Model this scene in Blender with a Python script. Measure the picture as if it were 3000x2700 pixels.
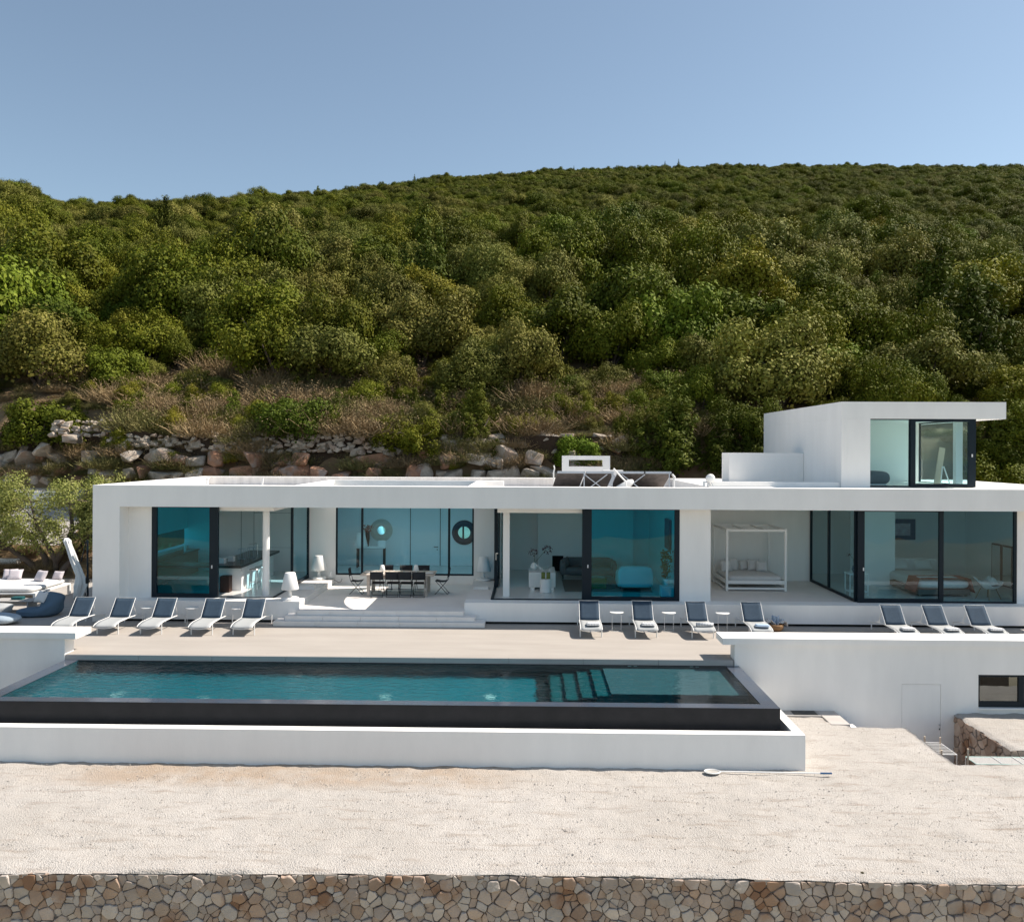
import bpy, bmesh, math, random
import numpy as np
from mathutils import Vector, Matrix, Euler, Quaternion, noise

for o in list(bpy.data.objects):
    bpy.data.objects.remove(o)
SC = bpy.context.scene
COL = SC.collection
R = math.radians

# ------------------------------------------------------------------ camera
YAW = math.atan(48 / 2500)
ROLL = 0.0042
fwd = Vector((-math.sin(YAW), math.cos(YAW), 0))
rgt = Vector((math.cos(YAW), math.sin(YAW), 0))
upv = Vector((0, 0, 1))
cx = rgt * math.cos(ROLL) + upv * math.sin(ROLL)
cy = -rgt * math.sin(ROLL) + upv * math.cos(ROLL)
cz = -fwd
cam_d = bpy.data.cameras.new('camera')
cam = bpy.data.objects.new('camera', cam_d)
COL.objects.link(cam)
cam.matrix_world = Matrix(((cx.x, cy.x, cz.x, 0), (cx.y, cy.y, cz.y, 0), (cx.z, cy.z, cz.z, 5.42), (0, 0, 0, 1)))
cam_d.sensor_width = 36
cam_d.lens = 30.0
cam_d.shift_y = -32 / 3000
cam_d.clip_start = 0.1
cam_d.clip_end = 6000
SC.camera = cam

# ------------------------------------------------------------------ sky, sun, exposure
SUN_DIR = Vector((0.81, 0.175, 1.0)).normalized()      # towards the sun
SUN_EL = math.asin(SUN_DIR.z)
SUN_AZ = math.atan2(SUN_DIR.x, SUN_DIR.y)
world = bpy.data.worlds.new('World')
SC.world = world
world.use_nodes = True
wn = world.node_tree
wn.nodes.clear()
wo = wn.nodes.new('ShaderNodeOutputWorld')
bg = wn.nodes.new('ShaderNodeBackground')
sky = wn.nodes.new('ShaderNodeTexSky')
sky.sky_type = 'NISHITA'
sky.sun_disc = False
sky.sun_elevation = SUN_EL
sky.sun_rotation = SUN_AZ
sky.altitude = 0
sky.air_density = 0.9
sky.dust_density = 0.6
sky.ozone_density = 1.3
bg.inputs['Strength'].default_value = 0.083
hsv = wn.nodes.new('ShaderNodeHueSaturation')
hsv.inputs['Saturation'].default_value = 0.86
wn.links.new(sky.outputs[0], hsv.inputs['Color'])
tint = wn.nodes.new('ShaderNodeMix')
tint.data_type = 'RGBA'
tint.blend_type = 'MULTIPLY'
tint.inputs[0].default_value = 1.0
tint.inputs[7].default_value = (0.87, 0.91, 0.855, 1)
wn.links.new(hsv.outputs[0], tint.inputs[6])
wn.links.new(tint.outputs[2], bg.inputs['Color'])
wn.links.new(bg.outputs[0], wo.inputs['Surface'])
sun_d = bpy.data.lights.new('sun', 'SUN')
sun_d.energy = 3.6
sun_d.angle = R(0.53)
sun_d.color = (1.0, 0.92, 0.82)
sun = bpy.data.objects.new('sun', sun_d)
COL.objects.link(sun)
sun.rotation_euler = (-SUN_DIR).to_track_quat('-Z', 'Y').to_euler()
SC.view_settings.view_transform = 'Standard'
SC.view_settings.look = 'None'
SC.view_settings.gamma = 1
SC.view_settings.use_curve_mapping = False
SC.view_settings.exposure = 1.08
SC.render.engine = 'CYCLES'
cyc = SC.cycles
cyc.max_bounces = 12
cyc.diffuse_bounces = 8
cyc.glossy_bounces = 4
cyc.transmission_bounces = 6
cyc.transparent_max_bounces = 16
cyc.caustics_refractive = True
cyc.caustics_reflective = False
cyc.sample_clamp_indirect = 6
cyc.use_denoising = True

# ------------------------------------------------------------------ materials
def mat(name, base, rough=0.8, var=0.0, vscale=3.0, bump=0.0, bscale=40.0, metal=0.0, spec=0.3, col2=None, stretch=None,
        objrand=0.0, sheen=0.0):
    m = bpy.data.materials.new(name)
    m.use_nodes = True
    nt = m.node_tree
    b = nt.nodes['Principled BSDF']
    b.inputs['Roughness'].default_value = rough
    b.inputs['Metallic'].default_value = metal
    b.inputs['Specular IOR Level'].default_value = spec
    b.inputs['Base Color'].default_value = (*base, 1)
    geo = nt.nodes.new('ShaderNodeNewGeometry')
    src = geo.outputs['Position']
    if stretch:
        mp = nt.nodes.new('ShaderNodeMapping')
        mp.inputs['Scale'].default_value = stretch
        nt.links.new(src, mp.inputs['Vector'])
        src = mp.outputs['Vector']
    out = None
    if var > 0 or col2:
        n = nt.nodes.new('ShaderNodeTexNoise')
        n.inputs['Scale'].default_value = vscale
        n.inputs['Detail'].default_value = 6
        n.inputs['Roughness'].default_value = 0.6
        nt.links.new(src, n.inputs['Vector'])
        rp = nt.nodes.new('ShaderNodeMapRange')
        rp.inputs['From Min'].default_value = 0.3
        rp.inputs['From Max'].default_value = 0.7
        nt.links.new(n.outputs['Fac'], rp.inputs['Value'])
        mx = nt.nodes.new('ShaderNodeMix')
        mx.data_type = 'RGBA'
        nt.links.new(rp.outputs[0], mx.inputs[0])
        c2 = col2 if col2 else tuple(max(0, c * (1 - var)) for c in base)
        mx.inputs[6].default_value = (*base, 1)
        mx.inputs[7].default_value = (*c2, 1)
        out = mx.outputs[2]
    if objrand > 0:
        oi = nt.nodes.new('ShaderNodeObjectInfo')
        mr = nt.nodes.new('ShaderNodeMapRange')
        mr.inputs['To Min'].default_value = 1 - objrand
        mr.inputs['To Max'].default_value = 1 + objrand
        nt.links.new(oi.outputs['Random'], mr.inputs['Value'])
        hs = nt.nodes.new('ShaderNodeHueSaturation')
        hs.inputs['Color'].default_value = (*base, 1)
        nt.links.new(mr.outputs[0], hs.inputs['Value'])
        if out:
            nt.links.new(out, hs.inputs['Color'])
        out = hs.outputs[0]
    if out:
        nt.links.new(out, b.inputs['Base Color'])
    if bump > 0:
        n2 = nt.nodes.new('ShaderNodeTexNoise')
        n2.inputs['Scale'].default_value = bscale
        n2.inputs['Detail'].default_value = 5
        nt.links.new(src, n2.inputs['Vector'])
        bp = nt.nodes.new('ShaderNodeBump')
        bp.inputs['Strength'].default_value = min(1, bump)
        bp.inputs['Distance'].default_value = 0.02
        nt.links.new(n2.outputs['Fac'], bp.inputs['Height'])
        nt.links.new(bp.outputs[0], b.inputs['Normal'])
    return m

M = {}
M['white'] = mat('white_render', (0.89, 0.87, 0.84), 0.85, var=0.07, vscale=1.1, stretch=(1.6, 1.6, 0.4), bump=0.15, bscale=30)
M['white_in'] = mat('white_interior', (0.86, 0.85, 0.835), 0.7, var=0.02)
M['ceiling'] = mat('ceiling_paint', (0.88, 0.87, 0.85), 0.8)
M['white_old'] = mat('weathered_white', (0.80, 0.77, 0.745), 0.85, var=0.22, vscale=1.6, stretch=(3, 3, 0.5), bump=0.1)
M['deck'] = mat('deck_screed', (0.40, 0.362, 0.325), 0.75, col2=(0.345, 0.31, 0.276), vscale=1.3, stretch=(0.35, 1.6, 1), bump=0.12, bscale=60)
M['terrace'] = mat('terrace_screed', (0.80, 0.755, 0.72), 0.7, var=0.09, vscale=1.6, bump=0.1, bscale=60)
M['step'] = mat('step_stone', (0.80, 0.775, 0.75), 0.75, var=0.10, vscale=2.5, bump=0.12, bscale=50)
M['floor_in'] = mat('polished_floor', (0.70, 0.69, 0.67), 0.22, var=0.05, vscale=1.2, spec=0.5)
M['frame'] = mat('dark_aluminium', (0.005, 0.013, 0.021), 0.45, spec=0.25)
M['black'] = mat('black_metal', (0.015, 0.015, 0.017), 0.5)
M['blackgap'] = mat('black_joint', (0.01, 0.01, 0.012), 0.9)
M['chrome'] = mat('brushed_metal', (0.72, 0.72, 0.72), 0.28, metal=1.0)
M['galv'] = mat('galvanised_steel', (0.45, 0.48, 0.52), 0.5, metal=0.6)
M['wmetal'] = mat('white_metal', (0.78, 0.77, 0.75), 0.45, spec=0.5)
M['wplastic'] = mat('white_plastic', (0.80, 0.79, 0.77), 0.45, spec=0.4)
M['sling_w'] = mat('pale_sling', (0.37, 0.38, 0.38), 0.85, bump=0.2, bscale=300)
M['sling_b'] = mat('navy_sling', (0.036, 0.062, 0.095), 0.85, var=0.15, vscale=8, bump=0.2, bscale=300)
M['sling_k'] = mat('black_sling', (0.025, 0.026, 0.03), 0.8, bump=0.2, bscale=300)
M['fabric'] = mat('pale_fabric', (0.66, 0.65, 0.64), 0.95, var=0.08, vscale=6, bump=0.35, bscale=25)
M['fabric_lilac'] = mat('lilac_fabric', (0.60, 0.54, 0.56), 0.95, var=0.1, vscale=6, bump=0.35, bscale=25)
M['fabric_grey'] = mat('grey_fabric', (0.16, 0.16, 0.165), 0.95, var=0.12, vscale=8, bump=0.3, bscale=30)
M['fabric_blue'] = mat('slate_blue_fabric', (0.10, 0.155, 0.21), 0.95, var=0.15, vscale=4, bump=0.3, bscale=18)
M['fabric_ltblue'] = mat('pale_blue_fabric', (0.35, 0.42, 0.48), 0.95, var=0.15, vscale=4, bump=0.3, bscale=18)
M['canvas'] = mat('umbrella_canvas', (0.80, 0.80, 0.78), 0.9, var=0.08, vscale=5, bump=0.2, bscale=20)
M['opal'] = mat('opal_rooflight', (0.8, 0.81, 0.82), 0.6)
M['sail'] = mat('shade_sail', (0.55, 0.55, 0.54), 0.9, var=0.05)
M['terracotta'] = mat('terracotta_throw', (0.36, 0.10, 0.075), 0.95, bump=0.2)
M['brownbox'] = mat('dark_brown_wood', (0.055, 0.025, 0.018), 0.6, var=0.3, vscale=9)
M['walnut'] = mat('tan_wood', (0.30, 0.20, 0.12), 0.6, var=0.25, vscale=9)
M['tablewood'] = mat('pale_teak', (0.56, 0.49, 0.43), 0.7, col2=(0.44, 0.375, 0.32), vscale=6, stretch=(0.6, 8, 8), bump=0.15, bscale=30)
M['worktop'] = mat('black_worktop', (0.02, 0.02, 0.021), 0.25, spec=0.5)
M['wicker'] = mat('wicker', (0.34, 0.20, 0.10), 0.85, var=0.35, vscale=60, bump=0.8, bscale=120)
M['leaf_flower_w'] = mat('white_petal', (0.8, 0.79, 0.78), 0.8)
M['leaf_flower_r'] = mat('dark_red_petal', (0.11, 0.025, 0.035), 0.8)
M['stem'] = mat('plant_stem', (0.05, 0.12, 0.03), 0.8)
M['green_glass'] = mat('green_glass_vase', (0.10, 0.14, 0.02), 0.15, spec=0.6)
M['blue_paint'] = mat('mirror_frame_navy', (0.01, 0.03, 0.05), 0.4)
M['mirror'] = mat('mirror_glass', (0.85, 0.88, 0.88), 0.03, metal=1.0)
M['woodring'] = mat('limed_wood', (0.62, 0.56, 0.48), 0.7, var=0.2, vscale=5)
M['art'] = mat('abstract_print', (0.25, 0.10, 0.15), 0.7, col2=(0.65, 0.62, 0.64), vscale=3)
M['collector'] = mat('weathered_back_sheet', (0.14, 0.12, 0.11), 0.7, var=0.5, vscale=5)
M['pebble'] = mat('pebble_stone', (0.44, 0.40, 0.36), 0.95, objrand=0.2)
M['rug'] = mat('taupe_rug', (0.20, 0.17, 0.15), 0.95, var=0.15, vscale=20, bump=0.3, bscale=120)
M['books'] = mat('teal_book_covers', (0.02, 0.12, 0.13), 0.5, var=0.3, vscale=15)
M['poolstep'] = mat('dark_teal_plaster', (0.02, 0.13, 0.145), 0.8, col2=(0.012, 0.08, 0.09), vscale=6)
M['pooltile'] = mat('charcoal_pool_plaster', (0.011, 0.012, 0.015), 0.5, col2=(0.020, 0.020, 0.024), vscale=3.0, spec=0.3, bump=0.15, bscale=50)
M['weir'] = mat('wet_weir_sky_tint', (0.055, 0.078, 0.115), 0.14, col2=(0.075, 0.08, 0.10), vscale=3.0, spec=0.6, bump=0.06, bscale=25)  # blue-grey base colour stands in for sky mirrored in the water film
M['basin'] = mat('pool_basin_plaster', (0.020, 0.20, 0.245), 0.8, col2=(0.014, 0.16, 0.20), vscale=2.0)
M['coping'] = mat('deck_coping', (0.50, 0.46, 0.43), 0.6, var=0.15, vscale=2.5, stretch=(0.5, 2, 2))
M['concrete'] = mat('grey_concrete', (0.40, 0.38, 0.36), 0.85, var=0.15, vscale=4, bump=0.3, bscale=60)
M['drain'] = mat('dark_grating', (0.07, 0.07, 0.07), 0.7, var=0.4, vscale=50)
M['netcloth'] = mat('net_cloth', (0.42, 0.40, 0.37), 0.9)
M['bluegrip'] = mat('blue_grip', (0.02, 0.08, 0.20), 0.5)
M['mint'] = mat('mint_paint', (0.50, 0.66, 0.60), 0.6)
M['peg'] = mat('pale_wood_pole', (0.62, 0.50, 0.38), 0.7)
M['towel'] = mat('striped_towel', (0.72, 0.72, 0.71), 0.95, bump=0.4, bscale=60)
M['towel_b'] = mat('blue_towel', (0.40, 0.50, 0.62), 0.95, bump=0.4, bscale=60)
M['shelf'] = mat('grey_pool_plaster', (0.11, 0.15, 0.17), 0.7, var=0.1)
M['mortar'] = mat('brown_mortar', (0.24, 0.20, 0.17), 0.95, var=0.3, vscale=12, bump=0.6)  # dark brown mortar, tone varied at random
M['bark'] = mat('grey_brown_bark', (0.16, 0.12, 0.095), 0.95, var=0.4, vscale=6, bump=0.6, bscale=20)
M['soil'] = mat('dry_soil', (0.17, 0.095, 0.055), 0.95, col2=(0.24, 0.18, 0.10), vscale=0.9, bump=0.6, bscale=5)
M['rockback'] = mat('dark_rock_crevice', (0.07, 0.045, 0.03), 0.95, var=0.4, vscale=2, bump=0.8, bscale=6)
M['straw'] = mat('dry_brush', (0.36, 0.26, 0.14), 0.95, col2=(0.21, 0.145, 0.075), vscale=1.6, objrand=0.25)
M['straw2'] = mat('olive_brush', (0.13, 0.13, 0.035), 0.95, col2=(0.22, 0.185, 0.075), vscale=1.6, objrand=0.25)

# stripes on towels
def stripes(m, c2, axis, scale):
    nt = m.node_tree
    b = nt.nodes['Principled BSDF']
    tc = nt.nodes.new('ShaderNodeTexCoord')
    w = nt.nodes.new('ShaderNodeTexWave')
    w.bands_direction = axis
    w.inputs['Scale'].default_value = scale
    nt.links.new(tc.outputs['Object'], w.inputs['Vector'])
    cr = nt.nodes.new('ShaderNodeValToRGB')
    cr.color_ramp.interpolation = 'CONSTANT'
    base = tuple(b.inputs['Base Color'].default_value)
    cr.color_ramp.elements[0].color = base
    cr.color_ramp.elements[1].position = 0.62
    cr.color_ramp.elements[1].color = (*c2, 1)
    nt.links.new(w.outputs['Fac'], cr.inputs[0])
    nt.links.new(cr.outputs[0], b.inputs['Base Color'])
stripes(M['towel'], (0.32, 0.35, 0.40), 'X', 7)

# glass: tinted see-through sheet with a mirror-like reflection
def glass(name, tint, refl=1.0, ior=1.42):
    m = bpy.data.materials.new(name)
    m.use_nodes = True
    nt = m.node_tree
    nt.nodes.clear()
    o = nt.nodes.new('ShaderNodeOutputMaterial')
    t = nt.nodes.new('ShaderNodeBsdfTransparent')
    t.inputs[0].default_value = (*tint, 1)
    g = nt.nodes.new('ShaderNodeBsdfGlossy')
    g.inputs['Roughness'].default_value = 0.0
    g.inputs['Color'].default_value = (0.9 * refl, 0.95 * refl, 0.95 * refl, 1)
    f = nt.nodes.new('ShaderNodeFresnel')
    f.inputs['IOR'].default_value = ior
    mx = nt.nodes.new('ShaderNodeMixShader')
    gb = nt.nodes.new('ShaderNodeNewGeometry')
    inv = nt.nodes.new('ShaderNodeMath'); inv.operation = 'SUBTRACT'; inv.inputs[0].default_value = 1
    nt.links.new(gb.outputs['Backfacing'], inv.inputs[1])
    fm = nt.nodes.new('ShaderNodeMath'); fm.operation = 'MULTIPLY'
    nt.links.new(f.outputs[0], fm.inputs[0]); nt.links.new(inv.outputs[0], fm.inputs[1])
    nt.links.new(fm.outputs[0], mx.inputs[0])
    nt.links.new(t.outputs[0], mx.inputs[1])
    nt.links.new(g.outputs[0], mx.inputs[2])
    nt.links.new(mx.outputs[0], o.inputs[0])
    return m
M['glass'] = glass('tinted_glass', (0.67, 0.91, 0.985))
M['glass_pale'] = glass('pale_glass', (0.84, 0.945, 0.955), ior=1.5)
M['glass_room'] = glass('grey_teal_glass', (0.79, 0.925, 0.95), ior=1.5)
M['glass_deep'] = glass('deep_teal_glass', (0.42, 0.90, 0.955))
M['glass_clear'] = glass('clear_glass', (0.95, 0.97, 0.97))
M['glass_dark'] = glass('dark_glass', (0.35, 0.42, 0.45), ior=2.6)

# pool water
def water_mat():
    m = bpy.data.materials.new('pool_water')
    m.use_nodes = True
    nt = m.node_tree
    nt.nodes.clear()
    o = nt.nodes.new('ShaderNodeOutputMaterial')
    g = nt.nodes.new('ShaderNodeBsdfRefraction')
    g.inputs['Roughness'].default_value = 0.0
    g.inputs['IOR'].default_value = 1.333
    g.inputs['Color'].default_value = (0.62, 0.93, 0.95, 1)
    s = nt.nodes.new('ShaderNodeBsdfGlossy')
    s.inputs['Roughness'].default_value = 0.02
    f = nt.nodes.new('ShaderNodeFresnel')
    f.inputs['IOR'].default_value = 1.333
    mx = nt.nodes.new('ShaderNodeMixShader')
    nt.links.new(f.outputs[0], mx.inputs[0])
    nt.links.new(g.outputs[0], mx.inputs[1])
    nt.links.new(s.outputs[0], mx.inputs[2])
    nt.links.new(mx.outputs[0], o.inputs[0])
    geo = nt.nodes.new('ShaderNodeNewGeometry')
    mp = nt.nodes.new('ShaderNodeMapping')
    mp.inputs['Rotation'].default_value = (0, 0, R(25))
    mp.inputs['Scale'].default_value = (1.0, 1.8, 1)
    nt.links.new(geo.outputs['Position'], mp.inputs['Vector'])
    n1 = nt.nodes.new('ShaderNodeTexNoise')
    n1.inputs['Scale'].default_value = 3.6
    n1.inputs['Detail'].default_value = 3
    n1.inputs['Distortion'].default_value = 0.6
    nt.links.new(mp.outputs[0], n1.inputs['Vector'])
    # ripples die out towards the sheltered right end
    sp = nt.nodes.new('ShaderNodeSeparateXYZ')
    nt.links.new(geo.outputs['Position'], sp.inputs[0])
    mr = nt.nodes.new('ShaderNodeMapRange')
    mr.inputs['From Min'].default_value = -12
    mr.inputs['From Max'].default_value = 3
    mr.inputs['To Min'].default_value = 0.85
    mr.inputs['To Max'].default_value = 0.16
    nt.links.new(sp.outputs['X'], mr.inputs['Value'])
    bp = nt.nodes.new('ShaderNodeBump')
    bp.inputs['Distance'].default_value = 0.085
    nt.links.new(mr.outputs[0], bp.inputs['Strength'])
    nt.links.new(n1.outputs['Fac'], bp.inputs['Height'])
    for x in (g, s, f):
        nt.links.new(bp.outputs[0], x.inputs['Normal'])
    return m
M['water'] = water_mat()

# gravel: pale crushed stone with raked streaks
def gravel_mat():
    m = mat('crushed_gravel', (0.68, 0.615, 0.545), 0.95)
    nt = m.node_tree
    b = nt.nodes['Principled BSDF']
    geo = nt.nodes.new('ShaderNodeNewGeometry')
    def nz(scale, stretch, det, lo, hi):
        mp = nt.nodes.new('ShaderNodeMapping')
        mp.inputs['Scale'].default_value = stretch
        nt.links.new(geo.outputs['Position'], mp.inputs['Vector'])
        n = nt.nodes.new('ShaderNodeTexNoise')
        n.inputs['Scale'].default_value = scale
        n.inputs['Detail'].default_value = det
        n.inputs['Roughness'].default_value = 0.65
        nt.links.new(mp.outputs[0], n.inputs['Vector'])
        r = nt.nodes.new('ShaderNodeMapRange')
        r.inputs['From Min'].default_value = lo
        r.inputs['From Max'].default_value = hi
        nt.links.new(n.outputs['Fac'], r.inputs['Value'])
        return r.outputs[0], n.outputs['Fac']
    def mix(fac, a, c):
        x = nt.nodes.new('ShaderNodeMix')
        x.data_type = 'RGBA'
        nt.links.new(fac, x.inputs[0])
        if isinstance(a, tuple): x.inputs[6].default_value = (*a, 1)
        else: nt.links.new(a, x.inputs[6])
        x.inputs[7].default_value = (*c, 1)
        return x.outputs[2]
    big, _ = nz(0.35, (1, 1, 1), 3, 0.35, 0.7)
    streak, _ = nz(2.2, (0.45, 2.4, 1), 7, 0.53, 0.72)
    fine, ff = nz(45, (0.7, 1, 1), 4, 0.5, 0.72)
    c = mix(big, (0.47, 0.437, 0.402), (0.41, 0.378, 0.342))
    c = mix(streak, c, (0.31, 0.262, 0.22))
    c = mix(fine, c, (0.315, 0.28, 0.248))
    mid, _ = nz(13, (0.8, 1.5, 1), 3, 0.56, 0.70)
    c = mix(mid, c, (0.35, 0.31, 0.273))
    # ochre band in front of the pool wall
    sp = nt.nodes.new('ShaderNodeSeparateXYZ')
    nt.links.new(geo.outputs['Position'], sp.inputs[0])
    def mrange(src, a, b_, c_, d):
        r = nt.nodes.new('ShaderNodeMapRange')
        r.interpolation_type = 'SMOOTHSTEP'
        for k, v in zip(('From Min', 'From Max', 'To Min', 'To Max'), (a, b_, c_, d)):
            r.inputs[k].default_value = v
        nt.links.new(src, r.inputs['Value'])
        return r.outputs[0]
    def mul(a, c_):
        x = nt.nodes.new('ShaderNodeMath'); x.operation = 'MULTIPLY'
        nt.links.new(a, x.inputs[0]); nt.links.new(c_, x.inputs[1])
        return x.outputs[0]
    y1 = mrange(sp.outputs['Y'], 16.6, 17.3, 0, 1)
    y2 = mrange(sp.outputs['Y'], 18.1, 18.6, 1, 0)
    x1 = mrange(sp.outputs['X'], -11, -8, 0, 1)
    x2 = mrange(sp.outputs['X'], -2.0, 1.0, 1, 0)
    bandn, _ = nz(1.2, (1, 1, 1), 4, 0.25, 0.6)
    band = mul(mul(mul(y1, y2), mul(x1, x2)), bandn)
    x = nt.nodes.new('ShaderNodeMix'); x.data_type = 'RGBA'
    nt.links.new(band, x.inputs[0]); nt.links.new(c, x.inputs[6])
    x.inputs[7].default_value = (0.36, 0.285, 0.22, 1)
    nt.links.new(x.outputs[2], b.inputs['Base Color'])
    v = nt.nodes.new('ShaderNodeTexVoronoi')
    v.inputs['Scale'].default_value = 38
    nt.links.new(geo.outputs['Position'], v.inputs['Vector'])
    ad = nt.nodes.new('ShaderNodeMath'); ad.operation = 'ADD'
    nt.links.new(v.outputs['Distance'], ad.inputs[0]); nt.links.new(ff, ad.inputs[1])
    bp = nt.nodes.new('ShaderNodeBump')
    bp.inputs['Strength'].default_value = 0.8
    bp.inputs['Distance'].default_value = 0.018
    nt.links.new(ad.outputs[0], bp.inputs['Height'])
    nt.links.new(bp.outputs[0], b.inputs['Normal'])
    return m
M['gravel'] = gravel_mat()

# natural stone in four tints, varied per stone
def rock_mat(name, a, c, orand=0.18, bump=0.8, bscale=9, stain=None):
    m = mat(name, a, 0.92, col2=c, vscale=3.5, bump=bump, bscale=bscale, objrand=orand)
    if stain:
        nt = m.node_tree
        b = nt.nodes['Principled BSDF']
        src = b.inputs['Base Color'].links[0].from_socket
        geo = nt.nodes.new('ShaderNodeNewGeometry')
        n = nt.nodes.new('ShaderNodeTexNoise'); n.inputs['Scale'].default_value = 1.3; n.inputs['Detail'].default_value = 5
        nt.links.new(geo.outputs['Position'], n.inputs['Vector'])
        r = nt.nodes.new('ShaderNodeMapRange'); r.inputs['From Min'].default_value = 0.5; r.inputs['From Max'].default_value = 0.64
        nt.links.new(n.outputs['Fac'], r.inputs['Value'])
        x = nt.nodes.new('ShaderNodeMix'); x.data_type = 'RGBA'
        nt.links.new(r.outputs[0], x.inputs[0]); nt.links.new(src, x.inputs[6]); x.inputs[7].default_value = (*stain, 1)
        nt.links.new(x.outputs[2], b.inputs['Base Color'])
    return m
M['st1'] = rock_mat('wall_stone_grey', (0.47, 0.39, 0.335), (0.36, 0.295, 0.25), stain=(0.34, 0.22, 0.15))
M['st2'] = rock_mat('wall_stone_tan', (0.46, 0.36, 0.29), (0.35, 0.265, 0.21), stain=(0.25, 0.14, 0.085))
M['st3'] = rock_mat('wall_stone_rust', (0.40, 0.29, 0.215), (0.29, 0.20, 0.15))
M['st4'] = rock_mat('wall_stone_pale', (0.52, 0.455, 0.40), (0.40, 0.345, 0.30))
M['rock_grey'] = rock_mat('limestone_grey', (0.58, 0.495, 0.41), (0.30, 0.24, 0.185), bscale=4, stain=(0.40, 0.29, 0.22))
M['rock_red'] = rock_mat('rusty_rock', (0.52, 0.27, 0.16), (0.32, 0.165, 0.105), bscale=3, stain=(0.40, 0.31, 0.26))

# foliage
def leaf_mat(name, a, c, c3, orand=0.25, vs=0.22):
    m = bpy.data.materials.new(name)
    m.use_nodes = True
    nt = m.node_tree
    b = nt.nodes['Principled BSDF']
    b.inputs['Roughness'].default_value = 0.65
    b.inputs['Specular IOR Level'].default_value = 0.10
    geo = nt.nodes.new('ShaderNodeNewGeometry')
    cr = nt.nodes.new('ShaderNodeValToRGB')
    cr.color_ramp.elements[0].color = (*a, 1)
    cr.color_ramp.elements[1].color = (*c3, 1)
    e = cr.color_ramp.elements.new(0.55); e.color = (*c, 1)
    nt.links.new(geo.outputs['Random Per Island'], cr.inputs[0])
    n = nt.nodes.new('ShaderNodeTexNoise'); n.inputs['Scale'].default_value = vs; n.inputs['Detail'].default_value = 2
    nt.links.new(geo.outputs['Position'], n.inputs['Vector'])
    oi = nt.nodes.new('ShaderNodeObjectInfo')
    hs = nt.nodes.new('ShaderNodeHueSaturation')
    nt.links.new(cr.outputs[0], hs.inputs['Color'])
    mr = nt.nodes.new('ShaderNodeMapRange'); mr.inputs['To Min'].default_value = 1 - orand; mr.inputs['To Max'].default_value = 1 + orand
    nt.links.new(oi.outputs['Random'], mr.inputs['Value'])
    m2 = nt.nodes.new('ShaderNodeMapRange'); m2.inputs['From Min'].default_value = 0.3; m2.inputs['From Max'].default_value = 0.7
    m2.inputs['To Min'].default_value = 0.75; m2.inputs['To Max'].default_value = 1.25
    nt.links.new(n.outputs['Fac'], m2.inputs['Value'])
    ml = nt.nodes.new('ShaderNodeMath'); ml.operation = 'MULTIPLY'
    nt.links.new(mr.outputs[0], ml.inputs[0]); nt.links.new(m2.outputs[0], ml.inputs[1])
    nt.links.new(ml.outputs[0], hs.inputs['Value'])
    wn_ = nt.nodes.new('ShaderNodeTexWhiteNoise'); wn_.noise_dimensions = '1D'
    nt.links.new(oi.outputs['Random'], wn_.inputs['W'])
    m3 = nt.nodes.new('ShaderNodeMapRange'); m3.inputs['To Min'].default_value = 0.485; m3.inputs['To Max'].default_value = 0.515
    nt.links.new(wn_.outputs['Value'], m3.inputs['Value'])
    nt.links.new(m3.outputs[0], hs.inputs['Hue'])
    nt.links.new(hs.outputs[0], b.inputs['Base Color'])
    tr = nt.nodes.new('ShaderNodeBsdfTranslucent')
    nt.links.new(hs.outputs[0], tr.inputs['Color'])
    mx = nt.nodes.new('ShaderNodeMixShader'); mx.inputs[0].default_value = 0.07
    nt.links.new(b.outputs[0], mx.inputs[1]); nt.links.new(tr.outputs[0], mx.inputs[2])
    nt.links.new(mx.outputs[0], nt.nodes['Material Output'].inputs[0])
    return m
M['leaf'] = leaf_mat('holm_oak_leaves', (0.072, 0.090, 0.005), (0.110, 0.122, 0.008), (0.165, 0.165, 0.018))
M['leaf_grey'] = leaf_mat('grey_olive_leaves', (0.092, 0.098, 0.013), (0.145, 0.143, 0.024), (0.22, 0.205, 0.050))
M['leaf_bright'] = leaf_mat('fresh_green_leaves', (0.066, 0.092, 0.006), (0.095, 0.130, 0.010), (0.140, 0.165, 0.018))
M['leaf_yellow'] = leaf_mat('yellow_green_leaves', (0.11, 0.112, 0.007), (0.17, 0.158, 0.013), (0.25, 0.225, 0.030))
M['leaf_olive'] = leaf_mat('olive_leaves', (0.13, 0.14, 0.03), (0.20, 0.20, 0.05), (0.29, 0.27, 0.10))
M['leaf_dark'] = leaf_mat('dark_juniper_leaves', (0.056, 0.074, 0.006), (0.090, 0.106, 0.010), (0.13, 0.138, 0.020))

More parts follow.
